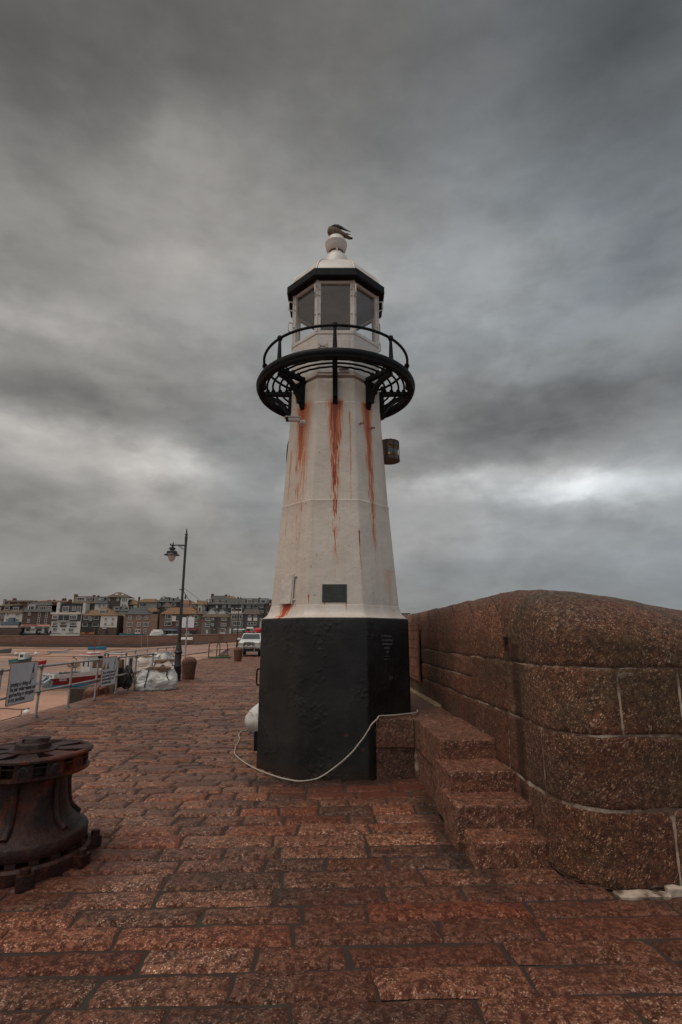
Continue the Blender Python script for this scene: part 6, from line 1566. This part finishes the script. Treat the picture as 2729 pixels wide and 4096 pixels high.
L, off = H('broad stone building with orange hipped roof, balconies and a blue and a red awning', 'C', F0, (398, 600, 1282, 1050), 'midstone', [('hip', 'C', 420, 1290, 603, 630, 1060, 470, 'rorange')],
  [('C', (530, 615, 658, 702), 'p'), ('C', (516, 768, 658, 852), 'p'), ('C', (1112, 630, 1216, 712), 'p'), ('C', (1064, 783, 1198, 858), 'p'), ('C', (752, 785, 808, 856), 's')], (), (),
  [('awning', 'C', (498, 912, 802, 955), 'awnblue', 0, 1.6), ('awning', 'C', (940, 912, 1198, 950), 'awnred', 0, 1.6), ('balcony_slab', 'C', (650, 748, 1112, 760), 'render', 0, .9)],
  depth=11, sub=[('C', (665, 645, 752, 746), 'render', .05), ('C', (1030, 645, 1085, 746), 'render', .05), ('C', (756, 645, 1026, 746), 'glassdark', .04, 'balcony_glazing'), ('C', (505, 960, 785, 1030), 'dull', .06, 'shop_front'), ('C', (545, 965, 580, 1025), 'glassdark', .08, 'shop_window'), ('C', (600, 965, 640, 1025), 'glassdark', .08, 'shop_window'), ('C', (700, 965, 770, 1010), 'glassdark', .08, 'shop_window'), ('C', (940, 955, 1190, 1020), 'glassdark', .06, 'shop_window'), ('C', (940, 1018, 1080, 1040), 'render', .1, 'plinth'),
     ('C', (990, 960, 1030, 1030), 'wframe', .08, 'door'), ('C', (500, 700, 655, 768), 'greystone', .06), ('C', (1064, 712, 1210, 783), 'greystone', .06)])
x0, x1, z0, z1 = rectw('C', (580, 930, 735, 946), F0-1.3)
text('ART SPACE GALLERY', (z1-z0)*1.0, 'wframe', L, frameM((x0-off[0], -1.64, z0-off[2]), (1, 0, 0), (0, 0, 1)), bold=.01, name='awning_lettering')
L, off = H('grey and brown stone cottages under one low mossy roof, with a white door', 'D', F0-.5, (-75, 668, 518, 1030), 'greystone', [('hip', 'D', -90, 525, 668, -60, 500, 605, 'rmoss')],
  [('D', (8, 683, 106, 748), 'f'), ('D', (0, 822, 98, 876), 'f'), ('D', (138, 690, 192, 736), 'w'), ('D', (130, 803, 186, 862), 'w'), ('D', (338, 683, 456, 743), 'f'), ('D', (332, 796, 446, 864), 'f'), ('D', (328, 908, 422, 990), 'w')], sub=[('D', (122, 690, 262, 1020), 'slatehang', .02), ('D', (262, 690, 516, 890), 'slatebrown', .08), ('D', (300, 985, 424, 1018), 'render', .1, 'plinth'), ('D', (436, 912, 476, 1014), 'bluepaint', .1, 'door'), ('D', (24, 936, 58, 1016), 'wframe', .08, 'door'), ('D', (508, 908, 548, 1012), 'wframe', .05, 'door')])
L, off = H('tall narrow pale house with big bay windows, a white roof balcony and white parasols below', 'D', F0-.3, (520, 590, 792, 1030), 'greystone', [('flat', 'D', (520, 582, 792, 602), 'cream')],
  [('D', (553, 622, 778, 716), 'f'), ('D', (566, 760, 745, 854), 'f'), ('D', (583, 925, 690, 985), 'f'), ('D', (700, 928, 770, 980), 'w')], sub=[('D', (550, 480, 772, 596), 'render', .02, 'roof_balcony'), ('D', (560, 492, 765, 545), 'glassdark', .04, 'balcony_glazing'), ('D', (545, 905, 580, 1015), 'carblack', .04, 'door')])
for k, xp in enumerate((636, 726, 790)):
    p = U('D', xp, 1008, F0-3.5); um = thing('parasol', p, '%s of three white parasols on the quay below the pale narrow house' % ('leftmost', 'middle one', 'rightmost')[k], 'parasol', 'white parasols on the quay'); h_ = U('D', xp, 912, F0-3.5).z-p.z
    m = MB(); m.lathe([(1.45, h_*.72), (.05, h_)], 8); m.build('canopy', 'wframe', um, smooth=0); m = MB(); m.tube([(0, 0, 0), (0, 0, h_)], .05, 6); m.build('pole', 'galv', um)
L, off = H('blue grey slate house with two white Juliet balconies and a brown tiled roof', 'D', F0, (792, 608, 1142, 1020), 'slateblue', [('hip', 'D', 785, 1145, 610, 845, 1120, 505, 'rbrown')],
  [('D', (900, 628, 965, 745), 's'), ('D', (1016, 628, 1082, 745), 's'), ('D', (892, 776, 1074, 842), 'w')], (), (), [('awning', 'D', (872, 876, 1012, 912), 'wframe', 0, 1.0)], sub=[('D', (894, 688, 976, 750), 'render', .35, 'balcony'), ('D', (1012, 688, 1096, 752), 'render', .35, 'balcony'), ('D', (835, 884, 1142, 1000), 'midstone', .05, 'ground_floor'), ('D', (940, 900, 1030, 985), 'wframe', .08, 'shop_window')])
H('small gabled house with white bargeboards half hidden by the lighthouse', 'D', F0, (1140, 690, 1420, 1030), 'cream', [('gf', 'D', 1180, 1440, 700, 1315, 590, 'rbrown', 'slatebrown')], [('D', (1150, 700, 1168, 760), 'o')], chims=[('D', (1300, 570, 1340, 610), 'wframe')])
# --- middle row
H('brown roofed house with a long dormer, behind the restaurant at the left', 'A', B0-4, (120, 340, 700, 560), 'brick', [('hip', 'A', 110, 705, 350, 150, 690, 318, 'rbrown')], [('A', (170, 355, 206, 408), 's'), ('A', (375, 350, 405, 390), 's'), ('A', (580, 365, 608, 392), 's')], (), [('A', (280, 265, 335, 350), 'brick'), ('A', (80, 288, 124, 370), 'dull')])
H('long red tiled terrace behind the restaurant with a row of chimneys', 'A', B0-6, (690, 352, 1400, 560), 'brick', [('hip', 'A', 690, 1400, 362, 860, 1380, 325, 'rred')], (), (), [('A', (745, 315, 778, 358), 'brick'), ('A', (1002, 305, 1065, 345), 'brick'), ('A', (1112, 298, 1156, 335), 'brick'), ('A', (1305, 268, 1382, 345), 'brick'), ('A', (1440, 290, 1500, 350), 'brick')])
L, off = H('long brown terrace with wide white dormers, upper left behind the white guest house', 'B', M0+10, (55, 372, 520, 620), 'slatebrown', [('hip', 'B', 45, 525, 380, 110, 520, 232, 'rmoss')], [('B', (386, 378, 442, 456)), ('B', (120, 376, 180, 400), 'o')],
  [('B', (148, 250, 335, 345), 'wframe', (156, 258, 300, 325), 'w'), ('B', (340, 262, 480, 340), 'rslate', (346, 268, 474, 325), 'f')], [('B', (95, 185, 160, 245), 'brick'), ('B', (485, 200, 530, 250), 'brick')])
L, off = H('white walled house with dark slate roof beside the tall brown house', 'B', M0+6, (512, 372, 768, 620), 'render', [('hip', 'B', 500, 790, 378, 500, 780, 240, 'rslate')], [('B', (598, 388, 642, 466)), ('B', (688, 388, 732, 452))], [('B', (634, 268, 718, 338), 'rslate', (640, 276, 714, 325), 'w')], [('B', (575, 208, 612, 245), 'brick')])
sky_light(L, off, 'B', (605, 282, 640, 305), M0+7.5)
L, off = H('tall brown house with pyramid roof, skylights and a white side wing with tall windows', 'B', M0+8, (770, 245, 1072, 620), 'slatebrown', [('hip', 'B', 755, 1225, 250, 985, 1060, 150, 'rmoss')], [('B', (790, 262, 836, 336)), ('B', (978, 262, 1026, 336)), ('B', (775, 393, 822, 470))],
  sub=[('B', (1060, 258, 1214, 448), 'render', .1, 'side_wing'), ('B', (1098, 280, 1120, 345), 'glassdark', .14, 'tall_window'), ('B', (1138, 280, 1156, 350), 'glassdark', .14, 'tall_window'), ('B', (1172, 284, 1188, 355), 'glassdark', .14, 'tall_window'), ('B', (1086, 396, 1102, 444), 'glassdark', .14, 'low_window'), ('B', (1124, 400, 1138, 444), 'glassdark', .14, 'low_window'), ('B', (1160, 404, 1174, 446), 'glassdark', .14, 'low_window')], depth=9)
sky_light(L, off, 'B', (945, 178, 1000, 202), M0+9.5); sky_light(L, off, 'B', (1066, 186, 1088, 212), M0+9.5); sky_light(L, off, 'B', (1092, 182, 1112, 204), M0+9.5)
L, off = H('house with steep orange roof and white gable end, right of the tall brown house', 'B', M0+9, (1212, 400, 1425, 620), 'brownstone', [('hip', 'B', 1205, 1430, 405, 1235, 1345, 298, 'rorange')], sub=[('B', (1330, 398, 1412, 472), 'render', .1, 'gable_wall')])
L, off = H('grey house with orange hipped roof and one big white picture window', 'C', M0+4, (-30, 355, 345, 600), 'dull', [('hip', 'C', -60, 345, 355, 85, 335, 288, 'rorange')], [('C', (-5, 370, 150, 456), 'p')], [('C', (220, 445, 306, 530), 'rmoss', (224, 455, 302, 522), 'w'), ('C', (258, 375, 322, 425), 'rmoss', (262, 382, 318, 422), 's')], [('B', (1432, 240, 1460, 330), 'brick')])
H('lower cottage with an orange roof wing behind the pink granite house', 'C', M0-4, (125, 560, 365, 760), 'slatehang', [('hip', 'C', 120, 368, 568, 180, 350, 478, 'rorange')], ())
L, off = H('dark slate house with white chimney stack and stacked white dormers', 'C', M0+6, (345, 350, 820, 620), 'slatehang', [('hip', 'C', 345, 825, 355, 450, 800, 272, 'rslate')], [('C', (358, 383, 424, 466)), ('C', (660, 362, 752, 438), 'w'), ('C', (360, 510, 400, 574), 's')], [('C', (518, 258, 606, 345), 'rslate', (524, 290, 598, 342), 'w'), ('C', (622, 280, 686, 350), 'rslate', (628, 288, 678, 346), 's')], [('C', (470, 225, 522, 340), 'render'), ('C', (438, 252, 466, 310), 'brick'), ('C', (782, 240, 806, 290), 'brick')])
H('low house with a small pinkish hipped roof in front of the dark slate house', 'C', M0-2, (480, 452, 650, 600), 'slatebrown', [('hip', 'C', 455, 672, 455, 548, 590, 368, 'rbrown')], [('C', (526, 460, 608, 492), 'f')])
H('house with a dark tiled roof behind the tall lamp post', 'C', M0-2, (890, 480, 1190, 640), 'slatebrown', [('hip', 'C', 850, 1200, 488, 900, 1090, 398, 'rbrown')], [('C', (1150, 500, 1180, 535), 'o')])
H('house with an orange brown roof ridge right of the tall lamp post', 'C', M0+10, (820, 395, 1185, 600), 'slatebrown', [('hip', 'C', 820, 1160, 398, 860, 1060, 315, 'rorange')], [('C', (1095, 385, 1162, 445), 'w')], (), [('C', (1000, 330, 1050, 392), 'brick')])
H('brown roofed house with a pale chimney behind the twin white gables', 'C', M0+9, (1185, 400, 1400, 640), 'slatebrown', [('hip', 'C', 1180, 1405, 405, 1205, 1390, 328, 'rorange')], (), (), [('C', (1198, 308, 1226, 350), 'brick'), ('C', (1385, 288, 1412, 400), 'cream')])
L, off = H('narrow white cottage front with a pointed red brick doorway, below the brown roofs', 'C', M0-4, (1205, 418, 1284, 640), 'render', [('gf', 'C', 1198, 1290, 425, 1245, 400, 'rbrown', 'render')], sub=[('C', (1226, 468, 1264, 575), 'brick', .08, 'doorway')])
L, off = H('white cottage with twin pointed gables above the low mossy roof', 'D', M0-8, (5, 555, 438, 720), 'render', [('gf', 'D', 0, 250, 592, 150, 465, 'rslate', 'render'), ('gf', 'D', 242, 440, 590, 362, 465, 'rslate', 'render')], [('D', (338, 488, 372, 544), 't'), ('D', (138, 482, 186, 512), 's')])
# --- long hillside terrace behind
L, off = H('long slate terrace on the hill with a row of dormers, right side of the town', 'D', M0+8, (70, 400, 1270, 680), 'slatehang', [('hip', 'D', 60, 1290, 403, 110, 1340, 278, 'rslate')],
  [('D', (490, 413, 536, 472)), ('D', (754, 413, 800, 488)), ('D', (873, 412, 948, 488), 'w'), ('D', (1000, 412, 1112, 488), 'o'), ('D', (1144, 408, 1226, 482), 'w'), ('D', (1144, 528, 1228, 588), 'w'), ('D', (362, 422, 430, 470), 'w')],
  [('D', (84, 298, 146, 365), 'rslate', (90, 304, 142, 357), 's'), ('D', (216, 312, 304, 378), 'rslate', (222, 318, 298, 372), 'w'), ('D', (328, 312, 430, 380), 'rslate', (335, 318, 426, 374), 'w'), ('D', (770, 306, 846, 372), 'rslate', (776, 314, 840, 366), 'w'), ('D', (884, 302, 982, 382), 'wframe', (890, 308, 976, 376), 'w'), ('D', (1020, 306, 1116, 380), 'rslate', (1026, 314, 1110, 374), 'w'), ('D', (1150, 306, 1300, 380), 'wframe', (1156, 312, 1262, 374), 'p')],
  [('D', (680, 243, 706, 282), 'brick'), ('D', (740, 243, 758, 282), 'brick'), ('D', (1128, 250, 1156, 280), 'brick')])
for r in ((536, 320, 592, 348), (514, 358, 570, 386), (664, 320, 720, 348), (642, 358, 698, 386)): sky_light(L, off, 'D', r, M0+8.4+ (3.0 if r[1] < 340 else 1.6), .5)
sky_light(L, off, 'D', (225, 428, 266, 486), M0+7.9, .02)
H('slate roofed house with big brick chimneys on the skyline above the hillside terrace', 'D', B0+8, (120, 275, 470, 420), 'slatebrown', [('hip', 'D', 115, 480, 278, 180, 465, 222, 'rslate')], (), (), [('D', (130, 175, 184, 275), 'brick'), ('D', (415, 190, 466, 240), 'brick')])
H('house with small orange roof on the skyline beside the big brick chimneys', 'D', B0+6, (440, 275, 620, 400), 'slatebrown', [('hip', 'D', 440, 625, 280, 470, 600, 234, 'rorange')], (), (), [('D', (498, 212, 520, 245), 'brick')])
H('brown slate house end standing behind the left edge of the lighthouse', 'D', M0+4, (1255, 380, 1420, 700), 'slatebrown', [('hip', 'D', 1250, 1440, 385, 1300, 1420, 315, 'rslate')], [('D', (1300, 565, 1360, 600), 'w')])
H('grey flat roofed building just showing over the harbour wall right of the lighthouse', 'D', WD+60, (4040, 595, 4280, 760), 'dull', [('flat', 'D', (4030, 588, 4290, 602), 'rslate')], [('D', (4110, 630, 4160, 670), 's'), ('D', (4190, 640, 4250, 680), 's')])
# --- quay clutter
small_boat(0, 0, 0, 10.2, 1.5, .75, R(180), 'teal', 'hullgrey', 'long teal rowing gig on the quay in front of the pink granite house', None, 'rowing_gig', loc=U('B', 1290, 1060, WD+3.5))
for k, (x, y, dz, lg) in enumerate(((350, 1054, 0, 5.4), (356, 1054, .75, 4.8), (362, 1054, 1.45, 3.8))):
    q = U('C', x, y, WD+3.2); q.z += dz
    small_boat(0, 0, 0, lg, 1.5, .8, R(6), 'hullwhite', 'hullgrey', ('bottom', 'middle', 'top')[k]+' boat of the pale upturned stack on the quay right of the pink granite house', None, 'upturned_boat', True, q)
small_boat(0, 0, 0, 4.6, 1.8, .8, R(20), 'hullblue', 'hullgrey', 'blue dinghy on the quay under the blue awning', None, 'dinghy', loc=U('C', 560, 1075, WD+2.6))
small_boat(0, 0, 0, 5.4, 1.8, .8, R(-12), 'hullwhite', 'tan', 'white upturned dinghy on the quay beside the blue dinghy', None, 'upturned_boat', True, loc=U('C', 645, 1080, WD+2))
small_boat(0, 0, 0, 5.4, 2.1, 1.1, R(-20), 'cream', 'tan', 'large pale upturned boat on the quay left of the lamp post', None, 'upturned_boat', True, loc=U('C', 735, 1092, WD+1.6))
small_boat(0, 0, 0, 4.6, 1.4, .8, R(3), 'hullwhite', 'tan', 'white hull at the wall edge below the sign post', None, 'upturned_boat', True, loc=U('C', 985, 1140, WD-2.2))
for k, (x, y, w_, h_, lb) in enumerate(((430, 1040, 30, 75, 'dark shrub left of the restaurant'), (760, 1030, 34, 80, 'dark shrub in a tub under the restaurant window'), (815, 1044, 45, 50, 'low dark shrub in front of the restaurant'), (985, 1020, 24, 70, 'narrow dark shrub beside the restaurant door'), (1050, 1020, 28, 60, 'dark shrub between restaurant and white guest house'))):
    q = U('A', x, y, F0-2.2); sh = thing('shrub', q, lb, 'shrub', 'shrubs along the far quay'); m = MB(); hh = (U('A', x, y-h_, F0-2.2).z-q.z); ww = U('A', x+w_, y, F0-2.2).x-q.x; rr = random.Random(k)
    for i in range(90):
        a, t = rr.uniform(0, 6.28), rr.uniform(.1, 1); c = Vector((math.cos(a)*ww*(1-t*.6)*rr.random()**.5, math.sin(a)*ww*.5*rr.random(), hh*t)); s_ = .22
        n_ = Vector((rr.gauss(0, 1), rr.gauss(0, 1), rr.gauss(0, 1))).normalized(); e = n_.orthogonal().normalized(); f_ = n_.cross(e)
        m.add([c+e*s_, c+f_*s_*.6, c-e*s_, c-f_*s_*.6], [(0, 1, 2, 3)])
    m.build('foliage', 'shrub', sh, smooth=0); m = MB(); m.tube([(0, 0, 0), (0, 0, hh*.7)], .06, 5); m.build('trunk', 'darkwood', sh)
for k, (c, x, y0, y1, lb) in enumerate((('A', 262, 240, 320, 'thin roof aerial above the brown roofed house at the left'), ('A', 1374, 218, 275, 'roof aerial on the big brick chimney of the red tiled terrace'), ('B', 1450, 240, 300, 'roof aerial left of the orange hipped roof'), ('D', 494, 185, 235, 'thin roof aerial above the small orange roof'))):
    p, q = U(c, x, y1, B0), U(c, x, y0, B0); a = thing('roof_aerial', p, lb, 'aerial', 'aerials on the rooftops'); m = MB(); m.tube([(0, 0, -3), (0, 0, q.z-p.z)], .05, 5)
    m.tube([(-.5, 0, (q.z-p.z)*.85), (.5, 0, (q.z-p.z)*.85)], .03, 4); m.build('mast', 'carblack', a)
fb = U('D', 300, 1130, WD-1.2); a = thing('quay_ladder', fb, 'dark ladder post on the sea wall above the ladder hoops', 'ladder'); m = MB(); m.box(-.25, -.15, 0, .12, 0, 4.0); m.box(.15, .25, 0, .12, 0, 4.0)
for i in range(9): m.box(-.2, .2, .03, .09, .3+i*.42, .37+i*.42)
m.build('ladder', 'darkwood', a)
